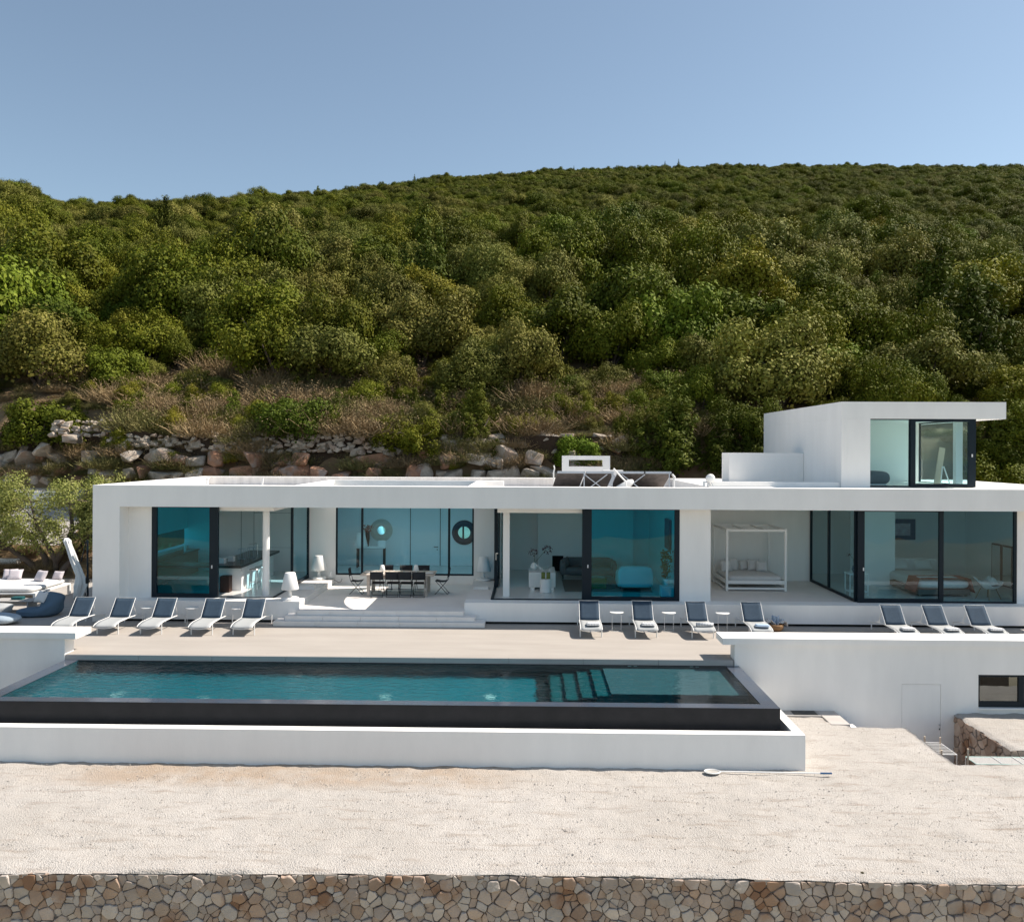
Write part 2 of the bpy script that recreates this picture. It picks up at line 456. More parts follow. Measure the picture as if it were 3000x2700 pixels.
# ------------------------------------------------------------------ mesh helpers
class MB:
    def __init__(s): s.v = []; s.f = []
    def add(s, vs, fs):
        n = len(s.v); s.v += [tuple(v) for v in vs]; s.f += [tuple(i + n for i in f) for f in fs]; return s
    def box(s, x0, x1, y0, y1, z0, z1):
        return s.add([(x0,y0,z0),(x1,y0,z0),(x1,y1,z0),(x0,y1,z0),(x0,y0,z1),(x1,y0,z1),(x1,y1,z1),(x0,y1,z1)],
                     [(0,3,2,1),(4,5,6,7),(0,1,5,4),(1,2,6,5),(2,3,7,6),(3,0,4,7)])
    def bar(s, a, b, w, h=None):
        h = h or w
        a = Vector(a); b = Vector(b); d = (b - a).normalized()
        u = Vector((0,0,1)) if abs(d.z) < 0.95 else Vector((0,1,0))
        x = d.cross(u).normalized() * w / 2; y = x.cross(d).normalized() * h / 2
        return s.add([a-x-y,a+x-y,a+x+y,a-x+y,b-x-y,b+x-y,b+x+y,b-x+y],
                     [(3,2,1,0),(4,5,6,7),(0,1,5,4),(1,2,6,5),(2,3,7,6),(3,0,4,7)])
    def tube(s, pts, r, n=8, cap=True):
        pts = [Vector(p) for p in pts]
        rs = r if isinstance(r, (list, tuple)) else [r] * len(pts)
        vs = []; fs = []; ref = Vector((0.3, 0.2, 1)).normalized()
        for i, p in enumerate(pts):
            d = (pts[min(i+1, len(pts)-1)] - pts[max(i-1, 0)]).normalized()
            rr = ref if abs(d.dot(ref)) < 0.95 else Vector((1, 0, 0))
            x = d.cross(rr).normalized(); y = d.cross(x).normalized()
            for k in range(n):
                a = 2 * math.pi * k / n
                vs.append(p + (x * math.cos(a) + y * math.sin(a)) * rs[i])
        for i in range(len(pts) - 1):
            for k in range(n):
                k2 = (k + 1) % n
                fs.append((i*n+k, i*n+k2, (i+1)*n+k2, (i+1)*n+k))
        if cap:
            fs.append(tuple(range(n))[::-1]); fs.append(tuple((len(pts)-1)*n + k for k in range(n)))
        return s.add(vs, fs)
    def lathe(s, prof, n=24, c=(0, 0)):
        vs = []; fs = []
        for r, z in prof:
            for k in range(n):
                a = 2 * math.pi * k / n
                vs.append((c[0] + r * math.cos(a), c[1] + r * math.sin(a), z))
        for i in range(len(prof) - 1):
            for k in range(n):
                k2 = (k + 1) % n
                fs.append((i*n+k, i*n+k2, (i+1)*n+k2, (i+1)*n+k))
        fs.append(tuple(range(n))[::-1]); fs.append(tuple((len(prof)-1)*n + k for k in range(n)))
        return s.add(vs, fs)
    def prism(s, poly, z0, z1):
        n = len(poly)
        return s.add([(x, y, z0) for x, y in poly] + [(x, y, z1) for x, y in poly],
                     [tuple(range(n))[::-1], tuple(range(n, 2*n))] + [(k, (k+1) % n, (k+1) % n + n, k + n) for k in range(n)])
    def grid(s, fn, nu, nv, closed=False):
        vs = [fn(i / nu, j / nv) for j in range(nv + 1) for i in range(nu + 1)]
        return s.add(vs, [(j*(nu+1)+i, j*(nu+1)+i+1, (j+1)*(nu+1)+i+1, (j+1)*(nu+1)+i) for j in range(nv) for i in range(nu)])
    def mesh(s, name, m, smooth=False):
        me = bpy.data.meshes.new(name)
        me.from_pydata(s.v, [], s.f)
        for mm in (m if isinstance(m, (list, tuple)) else [m]): me.materials.append(M[mm] if isinstance(mm, str) else mm)
        if smooth: me.polygons.foreach_set('use_smooth', [True] * len(me.polygons))
        me.update()
        return me
    def build(s, name, m, parent=None, smooth=False, world=False, bevel=0, **kw):
        o = bpy.data.objects.new(name, s.mesh(name, m, smooth))
        COL.objects.link(o)
        if parent is not None:
            o.parent = parent
            if world:
                o.matrix_parent_inverse = parent_world(parent).inverted()
        if bevel:
            b = o.modifiers.new('bevel', 'BEVEL'); b.width = bevel; b.segments = 2; b.limit_method = 'ANGLE'
        tag(o, **kw)
        return o

def parent_world(p):
    m = Matrix.LocRotScale(p.location, p.rotation_euler, p.scale)
    return (parent_world(p.parent) @ p.matrix_parent_inverse @ m) if p.parent else m

def tag(o, label=None, cat=None, group=None, kind=None):
    if label: o['label'] = label
    if cat: o['category'] = cat
    if group: o['group'] = group
    if kind: o['kind'] = kind
    return o

def thing(name, label, cat, loc=(0, 0, 0), rz=0, group=None):
    o = bpy.data.objects.new(name, None)
    o.empty_display_size = 0.2
    COL.objects.link(o)
    o.location = loc
    o.rotation_euler = (0, 0, rz)
    return tag(o, label, cat, group)

def dup(root, loc, rz=None, label=None, group=None, scale=None):
    r = root.copy(); COL.objects.link(r); r.location = loc
    if rz is not None: r.rotation_euler = (0, 0, rz)
    if scale is not None: r.scale = scale if isinstance(scale, tuple) else (scale,) * 3
    if label: r['label'] = label
    if group: r['group'] = group
    for ch in list(root.children):
        c = ch.copy(); COL.objects.link(c); c.parent = r
        for g in list(ch.children):
            d = g.copy(); COL.objects.link(d); d.parent = c
    return r

def solid(o, t=0.01, sub=0):
    m = o.modifiers.new('thickness', 'SOLIDIFY'); m.thickness = t; m.offset = 0
    if sub:
        q = o.modifiers.new('smooth', 'SUBSURF'); q.levels = sub; q.render_levels = sub
    return o

def superbox(sx, sy, sz, p=4.0, nu=16, nv=10):
    """rounded cushion shape centred on x, y, resting on z = 0"""
    mb = MB()
    def sgn(a, e): return math.copysign(abs(a) ** e, a)
    def fn(u, v):
        a = u * 2 * math.pi; b = (v - 0.5) * math.pi
        return (sx / 2 * sgn(math.cos(b), 2/p) * sgn(math.cos(a), 2/p), sy / 2 * sgn(math.cos(b), 2/p) * sgn(math.sin(a), 2/p),
                sz / 2 + sz / 2 * sgn(math.sin(b), 2/2.4))
    return mb.grid(fn, nu, nv)

def pillow(w, h, t, n=10):
    """scatter cushion standing on z = 0, facing -y"""
    mb = MB()
    def f(side):
        def fn(u, v):
            x = u * 2 - 1; z = v * 2 - 1
            pin = 1 - 0.10 * (1 - abs(x) ** 2) * 0 - 0.08 * (1 - z * z) * abs(x) ** 2
            pz = 1 - 0.08 * (1 - x * x) * abs(z) ** 2
            th = t / 2 * max(0, (1 - x ** 4)) ** 0.5 * max(0, (1 - z ** 4)) ** 0.5
            return (x * w / 2 * pin, side * th, h / 2 + z * h / 2 * pz)
        return fn
    mb.grid(f(-1), n, n); mb.grid(f(1), n, n)
    return mb

def translucent_mix(m, col, fac):
    nt = m.node_tree
    t = nt.nodes.new('ShaderNodeBsdfTranslucent'); t.inputs['Color'].default_value = (*col, 1)
    x = nt.nodes.new('ShaderNodeMixShader'); x.inputs[0].default_value = fac
    nt.links.new(nt.nodes['Principled BSDF'].outputs[0], x.inputs[1]); nt.links.new(t.outputs[0], x.inputs[2])
    nt.links.new(x.outputs[0], nt.nodes['Material Output'].inputs[0])
translucent_mix(M['sail'], (0.85, 0.83, 0.78), 0.55)
translucent_mix(M['opal'], (0.92, 0.93, 0.95), 0.75)

# ================================================================== SETTING
def interp(x, pts):
    if x <= pts[0][0]: return pts[0][1]
    for (a, fa), (b, fb) in zip(pts, pts[1:]):
        if x <= b: return fa + (fb - fa) * (x - a) / (b - a)
    return pts[-1][1]

SKY = [(-900, 560), (-300, 520), (0, 532), (60, 535), (130, 565), (190, 596), (290, 582), (600, 576), (700, 570), (900, 560), (1000, 549),
       (1100, 538), (1300, 516), (1600, 497), (2000, 484), (2500, 482), (3000, 488), (3600, 500), (4200, 560)]
RIDGE = [(-300, 120), (700, 130), (1000, 165), (1400, 215), (3600, 225)]
def hillz(X, Y):
    px = 1548 + 2500 * X / max(Y, 1)
    px = max(-900, min(4200, px))
    yr = interp(px, RIDGE)
    zr = 5.42 + (1318 - interp(px, SKY)) / 2500 * yr - 1.6
    if Y < 41.3: z = 3.0
    elif Y < 42.5: z = 3.0 + (Y - 41.3) / 1.2 * 3.0
    elif Y < 50: z = 6.0 + (Y - 42.5) / 7.5 * 2.9
    elif Y < yr:
        s = (Y - 50) / (yr - 50)
        z = 8.9 + (zr - 8.9) * (s * 1.10 - 0.10 * s * s)
    else: z = zr - (Y - yr) * 0.22
    z += 0.5 * noise.noise(Vector((X * 0.12, Y * 0.12, 0))) * min(1, max(0, (Y - 42) / 10))
    if X < -15.5 and Y < 47:
        if Y < 35.4: zl = 0.0
        elif Y < 37.8: zl = (Y - 35.4) / 2.4 * 1.0
        elif Y < 44.5: zl = 1.0 + (Y - 37.8) / 6.7 * 2.25
        else: zl = 3.25 + (Y - 44.5) / 2.5 * 3.6
        k = max(0, min(1, (-21.0 - X) / 1.5))
        z = zl * k + z * (1 - k) if Y > 41 else zl
    return z

# gravel terrace: one lumpy sheet with the sunken corner cut out
def gravel_terrace():
    mb = MB(); st = 0.1; x0, y0 = -14.0, 13.35
    nx = int(28.5 / st); ny = int(8.85 / st)
    idx = {}
    def inside(x, y):
        if -12.5 < x < 5.75 and y > 18.22: return False
        if x < 9.23: 
            if y < 20.98: return True
            return x < 7.95
        return y < 18.58
    def front(x): return 13.48 + 0.09 * math.exp(-((x - 0.5) / 4.5) ** 2) - 0.10 * max(0, (-x - 3) / 6) ** 1.5
    def vid(i, j):
        if (i, j) not in idx:
            x = x0 + i * st; y = y0 + j * st
            z = -1.3 + 0.030 * noise.noise(Vector((x * 1.6, y * 3.0, 0))) + 0.020 * noise.noise(Vector((x * 5, y * 6, 3))) + 0.010 * noise.noise(Vector((x * 14, y * 14, 5)))
            f = front(x)
            if y < f + st: y = max(y, f) + 0.02 * noise.noise(Vector((x * 6, 0, 1)))
            if y <= f + 0.04: z -= 0.04
            idx[(i, j)] = len(mb.v); mb.v.append((x, y, z))
        return idx[(i, j)]
    cells = set()
    for j in range(ny):
        for i in range(nx):
            if inside(x0 + (i + .5) * st, y0 + (j + .5) * st):
                cells.add((i, j)); mb.f.append((vid(i, j), vid(i+1, j), vid(i+1, j+1), vid(i, j+1)))
    # earth edge down into the sunken court
    for (i, j) in cells:
        for a, b, di, dj in (((i+1, j), (i+1, j+1), 1, 0), ((i+1, j+1), (i, j+1), 0, 1)):
            if (i+di, j+dj) not in cells and i + di < nx and j + dj < ny and i > 210:
                va, vb = mb.v[vid(*a)], mb.v[vid(*b)]
                n = len(mb.v); mb.v += [(va[0]+.03, va[1]+.03, -2.7), (vb[0]+.03, vb[1]+.03, -2.7)]
                mb.f.append((vid(*a), vid(*b), n + 1, n))
    return mb
gravel_terrace().build('gravel_terrace', 'gravel', smooth=True, kind='structure')
MB().box(7.3, 16.5, 18.4, 22.19, -2.75, -2.6).build('sunken_path', 'gravel', kind='structure')

# deck between house and pool, with its coping
MB().box(-30, 18, 22.66, 27.0, -0.3, 0.0).box(-12.16, 5.34, 22.26, 22.66, -0.3, 0.0).build('pool_deck', 'deck', kind='structure')
cop = MB()
for k in range(9):
    a = -12.16 + k * 17.5 / 9
    cop.box(a + 0.004, a + 17.5 / 9 - 0.004, 22.215, 22.256, -0.145, -0.004)
cop.build('deck_coping', 'coping', kind='structure')
MB().grid(lambda u, v: (-32 + 18.3 * u, 27.0 + 8.6 * v, -0.02 + 0.03 * noise.noise(Vector((u * 20, v * 12, 0)))), 60, 40).build('gravel_patio', 'gravel', smooth=True, kind='structure')
# white gravel drive climbing behind the tree
MB().grid(lambda u, v: (-42 + 21 * u, 37.9 + 6.6 * v, 1.07 + 2.25 * v + 0.04 * noise.noise(Vector((u * 20, v * 12, 0)))), 60, 20).build('gravel_drive', 'gravel', smooth=True, kind='structure')

# hillside
tv = []
ys = [35.2, 35.6, 36.2, 37, 37.8, 39, 40, 41, 41.3, 41.6, 41.9, 42.2, 42.5, 43, 44, 44.5, 45, 45.6, 46.2, 47, 48, 49, 50]
y = 50
while y < 330: y *= 1.022; ys.append(y)
NT = 220
mb = MB()
for Y in ys:
    for i in range(NT + 1):
        t = -1.05 + 2.1 * i / NT
        X = t * Y
        if Y < 41 and X > -14: Xx = X
        mb.v.append((X, Y, hillz(X, Y)))
for j in range(len(ys) - 1):
    for i in range(NT):
        a = j * (NT + 1) + i
        if ys[j+1] <= 41.0 and mb.v[a][0] > -14: continue
        mb.f.append((a, a + 1, a + NT + 2, a + NT + 1))
mb.build('hillside', 'soil', smooth=True, kind='structure')
MB().grid(lambda u, v: (18.02 + 70 * u, 21.5 + 21.5 * v, (-0.6 if v < .03 else 0) + 3.4 * max(0, (v - .35) / .65) + (.0 if u < .02 else .25 * noise.noise(Vector((u * 30, v * 14, 7))))), 60, 30).build('side_ground', 'soil', smooth=True, kind='structure')
# ground that falls away in front of the terrace, and the sea beyond it
scrub = mat('scrubland', (0.42, 0.37, 0.29), 0.95, col2=(0.24, 0.21, 0.12), vscale=0.35, bump=1.0, bscale=2)
M['scrub'] = scrub
MB().grid(lambda u, v: ((u - .5) * 400, 13.2 - 75 * v, -4.4 - 2.5 * v + 2.2 * noise.noise(Vector((u * 60, v * 14, 0))) * min(1, v * 4)), 120, 30).build('scrubland', 'scrub', smooth=True, kind='structure')
M['sea'] = mat('sea_water', (0.02, 0.07, 0.13), 0.25, spec=0.5, bump=0.4, bscale=0.3)
MB().add([(-5000, -5000, -45), (5000, -5000, -45), (5000, 60, -45), (-5000, 60, -45)], [(0, 1, 2, 3)]).build('sea', 'sea', kind='structure')

# ================================================================== POOL
pool = thing('swimming_pool', 'dark infinity pool raised above the gravel in front of the villa', 'swimming pool', (-3.3, 20.5, -1.3))
WZ = -0.150
def pp(mb, name, m, **k): return mb.build(name, m, pool, world=True, **k)
pp(MB().box(-12.15, 5.47, 18.56, 18.86, -1.75, WZ + 0.004), 'front_weir_wall', 'pooltile')
pp(MB().box(5.13, 5.47, 18.86, 22.2, -1.75, WZ + 0.004), 'side_weir_wall', 'pooltile')
pp(MB().box(-12.15, -11.80, 18.86, 22.2, -1.75, WZ + 0.004), 'side_weir_wall', 'pooltile')
pp(MB().box(-12.15, 5.47, 18.56, 18.87, WZ + 0.006, WZ + 0.010), 'front_weir_top', 'weir')
pp(MB().box(5.13, 5.47, 18.872, 22.2, WZ + 0.006, WZ + 0.010), 'side_weir_top', 'weir')
pp(MB().box(-12.15, -11.80, 18.872, 22.2, WZ + 0.006, WZ + 0.010), 'side_weir_top', 'weir')
pp(MB().box(-11.79, 0.2, 18.87, 22.19, -1.40, -1.27), 'basin_floor', 'basin')
pp(MB().box(0.2, 5.12, 18.87, 22.19, -1.40, -1.27), 'basin_floor', 'pooltile')
pp(MB().box(-11.79, 5.12, 22.19, 22.205, -1.40, -0.146), 'basin_back_wall', 'pooltile')
pp(MB().box(-11.795, 5.125, 18.862, 18.87, -1.62, WZ - 0.01), 'basin_front_wall', 'basin')
pp(MB().box(-11.798, -11.79, 18.872, 22.188, -1.62, WZ - 0.01), 'basin_end_wall', 'basin')
# shallow shelf and the steps that lead down from it
pp(MB().box(1.95, 5.12, 19.85, 22.188, -1.62, -0.42), 'shallow_shelf', 'shelf')
for k, (a, b, z) in enumerate(((1.62, 1.95, -0.55), (1.27, 1.60, -0.72), (0.92, 1.25, -0.89), (0.57, 0.90, -1.06))):
    pp(MB().box(a, b, 19.85 - 0.25 * k * 0, 22.188 - 0.02, -1.62, z), 'pool_step', 'poolstep')
for (x, y) in ((-9.8, 20.2), (-7.6, 19.9), (-3.4, 20.3), (-0.9, 20.4), (0.35, 19.7)):
    pp(MB().lathe([(0.13, -1.27), (0.13, -1.245), (0.09, -1.235)], 16, (x, y)), 'floor_inlet', 'wplastic', smooth=False)
for x in (2.6, 2.75, 4.2, 4.35):
    pp(MB().box(x, x + 0.09, 22.18, 22.189, -0.24, -0.19), 'wall_nozzle', 'chrome')
w = MB().grid(lambda u, v: (-11.80 + 16.93 * u, 18.862 + 3.328 * v, WZ), 2, 2).build('pool_water', 'water', smooth=True, kind='structure')
w.cycles.is_caustics_caster = True
for o in pool.children:
    o.cycles.is_caustics_receiver = True
sun_d.cycles.is_caustics_light = True
MB().box(-12.4, 5.66, 18.34, 18.555, -1.4, -1.05).build('trough_water', 'weir', kind='structure')
tr = thing('trough_wall', 'low white wall around the overflow trough of the pool', 'wall', (-3.3, 18.2, -1.3))
MB().box(-12.6, 5.86, 18.09, 18.335, -1.42, -0.557).build('front_wall', 'white', tr, world=True)
MB().box(5.655, 5.86, 18.335, 22.19, -1.42, -0.557).build('end_wall', 'white', tr, world=True)

# white parapet walls either side of the pool
lw = thing('parapet_wall', 'white rendered wall with broad flat cap at left end of pool', 'wall', (-13, 22.4, 0))
MB().box(-26, -12.165, 22.2, 22.66, -1.6, 0.42).build('wall', 'white', lw, world=True)
MB().box(-26, -11.84, 22.13, 22.93, 0.422, 0.585).build('cap', 'white', lw, world=True)
rw = thing('parapet_wall', 'long white rendered wall with flat cap, door and dark window right of pool', 'wall', (11, 22.4, 0))
g = 0.008
mbw = MB().box(5.36, 9.655, 22.2, 22.655, -2.7, 0.42).box(9.655, 10.655, 22.2, 22.655, -0.57, 0.42).box(10.655, 11.61, 22.2, 22.655, -2.7, 0.42)
mbw.box(11.61, 15.2, 22.2, 22.655, -0.31, 0.42).box(11.61, 15.2, 22.2, 22.655, -2.7, -1.155).box(15.2, 18, 22.2, 22.655, -2.7, 0.42)
mbw.build('wall', 'white', rw, world=True)
MB().box(5.04, 18, 22.13, 22.93, 0.422, 0.585).build('cap', 'white', rw, world=True)
d = MB().box(9.655 + g, 10.655 - g, 22.206, 22.26, -2.6, -0.57 - g).build('door', 'white', rw, world=True)
MB().box(10.60, 10.63, 22.17, 22.204, -1.62, -1.60).build('handle', 'chrome', d, world=True)
MB().box(10.61, 10.635, 22.195, 22.205, -1.74, -1.70).build('lock', 'black', d, world=True)
MB().box(9.655, 10.655, 22.262, 22.3, -2.6, -0.572).build('door_recess', 'blackgap', rw, world=True)
wf = MB()
X0, X1, Z0, Z1 = 11.615, 15.195, -1.15, -0.315
for q in ((X0, X0+.05, Z0, Z1), (X1-.05, X1, Z0, Z1), (X0+.05, X1-.05, Z0, Z0+.14), (X0+.05, X1-.05, Z1-.06, Z1), (12.66, 12.80, Z0+.14, Z1-.06), (13.9, 14.04, Z0+.14, Z1-.06)):
    wf.box(q[0], q[1], 22.24, 22.32, q[2], q[3])
wfo = wf.build('window', 'frame', rw, world=True)
MB().box(X0+.05, 12.66, 22.275, 22.285, Z0+.14, Z1-.06).box(12.8, 13.9, 22.275, 22.285, Z0+.14, Z1-.06).box(14.04, X1-.05, 22.275, 22.285, Z0+.14, Z1-.06).build('pane', 'glass_dark', wfo, world=True)
MB().box(11.5, 15.3, 22.66, 25.5, -2.7, -2.65).box(11.5, 15.3, 25.5, 25.6, -2.65, -0.32).box(11.4, 11.5, 22.66, 25.6, -2.65, -.32).box(15.3, 15.4, 22.66, 25.6, -2.65, -.32).build('cellar_lining', 'fabric_grey', rw, world=True)
MB().box(11.6, 15.21, 22.14, 22.199, -1.19, -1.157).build('window_sill', 'white', rw, world=True)

# concrete slabs and drain beside the pool
s1 = MB().box(5.9, 7.45, 21.75, 22.19, -1.4, -1.268).build('paving_slab', 'concrete', bevel=0.01)
tag(s1, 'grey concrete slab with a drain grating at foot of white wall', 'paving slab')
MB().box(6.78, 7.38, 21.80, 22.12, -1.266, -1.255).build('grating', 'drain', s1)
s2 = MB().box(7.46, 7.93, 21.1, 22.19, -1.5, -1.272).build('paving_slab', 'coping', bevel=0.01)
tag(s2, 'pale stone slab at the top of the sunken steps by the white wall', 'paving slab')
st_ = thing('garden_steps', 'pale steps going down from the gravel to the basement door', 'steps', (8.6, 21.6, -2.6))
for k in range(5):
    MB().box(7.97 + 0.28 * k, 8.25 + 0.28 * k, 21.02, 22.19, -2.6, -1.48 - 0.22 * k).build('step', 'step', st_, world=True)

# ================================================================== RETAINING WALLS OF NATURAL STONE
def clip(poly, nx, ny, c):
    out = []
    for i in range(len(poly)):
        p, q = poly[i], poly[(i + 1) % len(poly)]
        dp = p[0]*nx + p[1]*ny - c; dq = q[0]*nx + q[1]*ny - c
        if dp <= 0: out.append(p)
        if dp * dq < 0:
            t = dp / (dp - dq); out.append((p[0] + (q[0]-p[0])*t, p[1] + (q[1]-p[1])*t))
    return out
def power_cells(W, H, rnd, sizes, pts0=None):
    pts = list(pts0 or [])
    for r, tries in sizes:
        for _ in range(tries):
            x = rnd.uniform(0, W); y = rnd.uniform(0, H)
            rr = r * rnd.uniform(0.85, 1.15)
            if all((((x-a)/1.3)**2 + (y-b)**2) > ((rr + c) * 0.80) ** 2 for a, b, c in pts if abs(x-a) < 1.2 and abs(y-b) < 1.0): pts.append((x, y, rr))
    cells = []
    for i, (x, y, r) in enumerate(pts):
        poly = [(max(0, x-1), max(0, y-1)), (min(W, x+1), max(0, y-1)), (min(W, x+1), min(H, y+1)), (max(0, x-1), min(H, y+1))]
        near = sorted(((a-x)**2 + (b-y)**2, a, b, c) for j, (a, b, c) in enumerate(pts) if j != i and abs(a-x) < 1.1 and abs(b-y) < 1.1)[:22]
        for d2, a, b, c in near:
            nx, ny = a - x, b - y
            cc = (a*a - x*x + b*b - y*y + 0.45 * (r*r - c*c)) / 2
            poly = clip(poly, nx, ny, cc)
            if len(poly) < 3: break
        if len(poly) >= 3: cells.append((x, y, r, poly))
    return cells
def area(p): return abs(sum(p[i][0]*p[(i+1)%len(p)][1] - p[(i+1)%len(p)][0]*p[i][1] for i in range(len(p)))) / 2
def inset(poly, d):
    cx_ = sum(p[0] for p in poly) / len(poly); cy_ = sum(p[1] for p in poly) / len(poly)
    A = sum(poly[i][0]*poly[(i+1)%len(poly)][1] - poly[(i+1)%len(poly)][0]*poly[i][1] for i in range(len(poly)))
    sg = 1 if A > 0 else -1
    res = poly[:]
    for i in range(len(poly)):
        p, q = poly[i], poly[(i+1) % len(poly)]
        ex, ey = q[0]-p[0], q[1]-p[1]; L = math.hypot(ex, ey)
        if L < 1e-6: continue
        nx, ny = ey / L * sg, -ex / L * sg
        res = clip(res, nx, ny, nx*p[0] + ny*p[1] - d)
        if len(res) < 3: return []
    return res
def roundoff(poly, k=0.22):
    out = []
    n = len(poly)
    for i in range(n):
        p0, p, p1 = poly[i-1], poly[i], poly[(i+1) % n]
        out.append((p[0] + (p0[0]-p[0])*k, p[1] + (p0[1]-p[1])*k)); out.append((p[0] + (p1[0]-p[0])*k, p[1] + (p1[1]-p[1])*k))
    return out
def stone_mesh(mb, poly, place, rnd, joint=0.010, proud=0.035, tilt=0.10):
    p = inset(poly, joint)
    if len(p) < 3 or area(p) < 0.0002: return False
    p = roundoff(p, rnd.uniform(0.05, 0.16))
    rr = math.sqrt(area(p))
    q_ = []
    for i in range(len(p)):
        a, b = p[i], p[(i+1) % len(p)]
        q_.append(a)
        L = math.hypot(b[0]-a[0], b[1]-a[1])
        if L > 0.10:
            nn = 2 if L > .2 else 1
            for k in range(nn):
                t = (k + 1) / (nn + 1) + rnd.uniform(-.1, .1); d_ = rnd.uniform(-.011, .007) * min(1, L / .15)
                q_.append((a[0] + (b[0]-a[0])*t - (b[1]-a[1])/L*d_, a[1] + (b[1]-a[1])*t + (b[0]-a[0])/L*d_))
    p = q_
    cxx = sum(q[0] for q in p) / len(p); cyy = sum(q[1] for q in p) / len(p)
    p = [(x + rnd.uniform(-1, 1) * .006, y + rnd.uniform(-1, 1) * .006) for x, y in p]
    n = len(p); tx, ty = rnd.uniform(-tilt, tilt), rnd.uniform(-tilt, tilt); pr = proud * rnd.uniform(0.4, 1.5)
    rings = [(1.0, -0.09), (1.0, 0.55), (0.95, 0.92), (0.80, 1.0)]
    vs = []
    for sc, dp in rings:
        for x, y in p:
            xx, yy = cxx + (x-cxx)*sc, cyy + (y-cyy)*sc
            dd = -0.09 if dp < 0 else pr * dp + (xx-cxx)*tx*dp + (yy-cyy)*ty*dp + rnd.uniform(-.004, .004)
            vs.append(place(xx, yy, dd))
    dd = pr * 1.02; vs.append(place(cxx, cyy, dd))
    fs = []
    for k in range(len(rings) - 1):
        for i in range(n): fs.append((k*n+i, k*n+(i+1)%n, (k+1)*n+(i+1)%n, (k+1)*n+i))
    for i in range(n): fs.append((3*n+i, 3*n+(i+1)%n, 4*n))
    mb.add(vs, fs)
    return True
rnd = random.Random(11)
def wall_front(x): return 13.50 + 0.09 * math.exp(-((x - 0.5) / 4.5) ** 2) - 0.10 * max(0, (-x - 3) / 6) ** 1.5
sw = thing('stone_retaining_wall', 'rubble stone retaining wall along the front edge of the gravel', 'stone wall', (0, 13.5, -3))
def place_front(u, v, d): x = u - 10.2; return (x, wall_front(x) - d, -2.85 + v)
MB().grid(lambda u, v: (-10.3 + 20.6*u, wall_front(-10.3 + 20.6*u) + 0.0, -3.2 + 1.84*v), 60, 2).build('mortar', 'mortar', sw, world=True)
courses = []
yy = 1.50
while yy > -0.1:
    hh = rnd.uniform(0.17, 0.28); xx = rnd.uniform(-.2, 0)
    while xx < 20.5:
        ww = rnd.choice((.18, .26, .31, .36, .40, .48)) * rnd.uniform(.85, 1.15)
        if rnd.random() < .16 and ww < .3:      # two small stones on top of each other
            courses += [(xx + ww/2, yy - hh*.27 + rnd.uniform(-.01, .01), .055), (xx + ww/2 + rnd.uniform(-.02, .02), yy - hh*.76, .05)]
        else:
            courses.append((xx + ww/2, yy - hh/2 + rnd.uniform(-.045, .045), .5 * min(ww, hh) + .15 * (ww - hh) * .5))
        if rnd.random() < .30: courses.append((xx + ww + rnd.uniform(-.01, .01), yy - hh * rnd.uniform(.1, .9), .022))
        xx += ww + .01
    yy -= hh
cells = power_cells(20.4, 1.50, rnd, ((0.035, 2500), (0.022, 2500)), courses)
cells = [c for c in cells]
cells.sort(key=lambda c: -area(c[3]) * (1 if abs(c[0] - 10.2) < 8.9 and c[1] > 0.45 else 0.01))
small = {k: MB() for k in ('st1', 'st2', 'st4')}
nb = 0
SM = ['st1', 'st1', 'st1', 'st2', 'st2', 'st4', 'st4', 'st4', 'st3']
for (x, y, r, poly) in cells:
    m_ = rnd.choice(SM)
    if nb < 285 and area(poly) > 0.012:
        mb = MB()
        if stone_mesh(mb, poly, place_front, rnd, joint=0.007, proud=0.045, tilt=.16):
            mb.build('stone', m_, sw, world=True); nb += 1
    else:
        stone_mesh(small[rnd.choice(('st1', 'st2', 'st4'))], poly, place_front, rnd, joint=0.004, proud=0.026, tilt=.2)
for k, mb in small.items():
    if mb.v: mb.build('chinking_stones', k, sw, world=True, kind='stuff')
# ragged pale edge of flat stones where the gravel meets the wall
edge = MB()
x = -10
while x < 10.2:
    L = rnd.uniform(0.08, 0.32)
    y0 = wall_front(x); h = rnd.uniform(0.02, 0.05)
    if rnd.random() < .4: edge.box(x, x + L - 0.012, y0 - rnd.uniform(0.0, 0.035), y0 + 0.10, -1.38 - h, -1.345 + rnd.uniform(-0.01, 0.015))
    x += L
edge.build('capping_stones', 'st4', sw, world=True, kind='stuff')

# raised gravel bed in front of the basement window, faced with tan stone
bed = thing('raised_gravel_bed', 'raised gravel bed faced with tan stone under the basement window', 'stone wall', (13.5, 20.8, -2.6))
def top_bed(u, v):
    x = 10.98 + 6 * u; y = 19.60 + 2.59 * v
    e = min(u * 6, v * 2.59) ; n_ = noise.noise(Vector((x * 3, y * 3, 0)))
    return (x + (0.04 * n_ if u < .01 else 0), y + (0.04 * n_ if v < .01 else 0), -1.31 - 0.05 * max(0, 1 - e / 0.1) + 0.03 * n_ + 0.012 * noise.noise(Vector((x*12, y*12, 0))))
MB().grid(top_bed, 60, 26).build('gravel_top', 'gravel', bed, world=True, smooth=True)
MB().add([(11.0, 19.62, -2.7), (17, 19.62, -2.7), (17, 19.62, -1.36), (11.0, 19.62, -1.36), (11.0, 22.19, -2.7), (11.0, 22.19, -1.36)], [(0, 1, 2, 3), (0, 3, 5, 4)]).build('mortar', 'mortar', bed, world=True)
rnd = random.Random(5)
bs = ((0.20, 40), (0.145, 160), (0.09, 500), (0.05, 900))
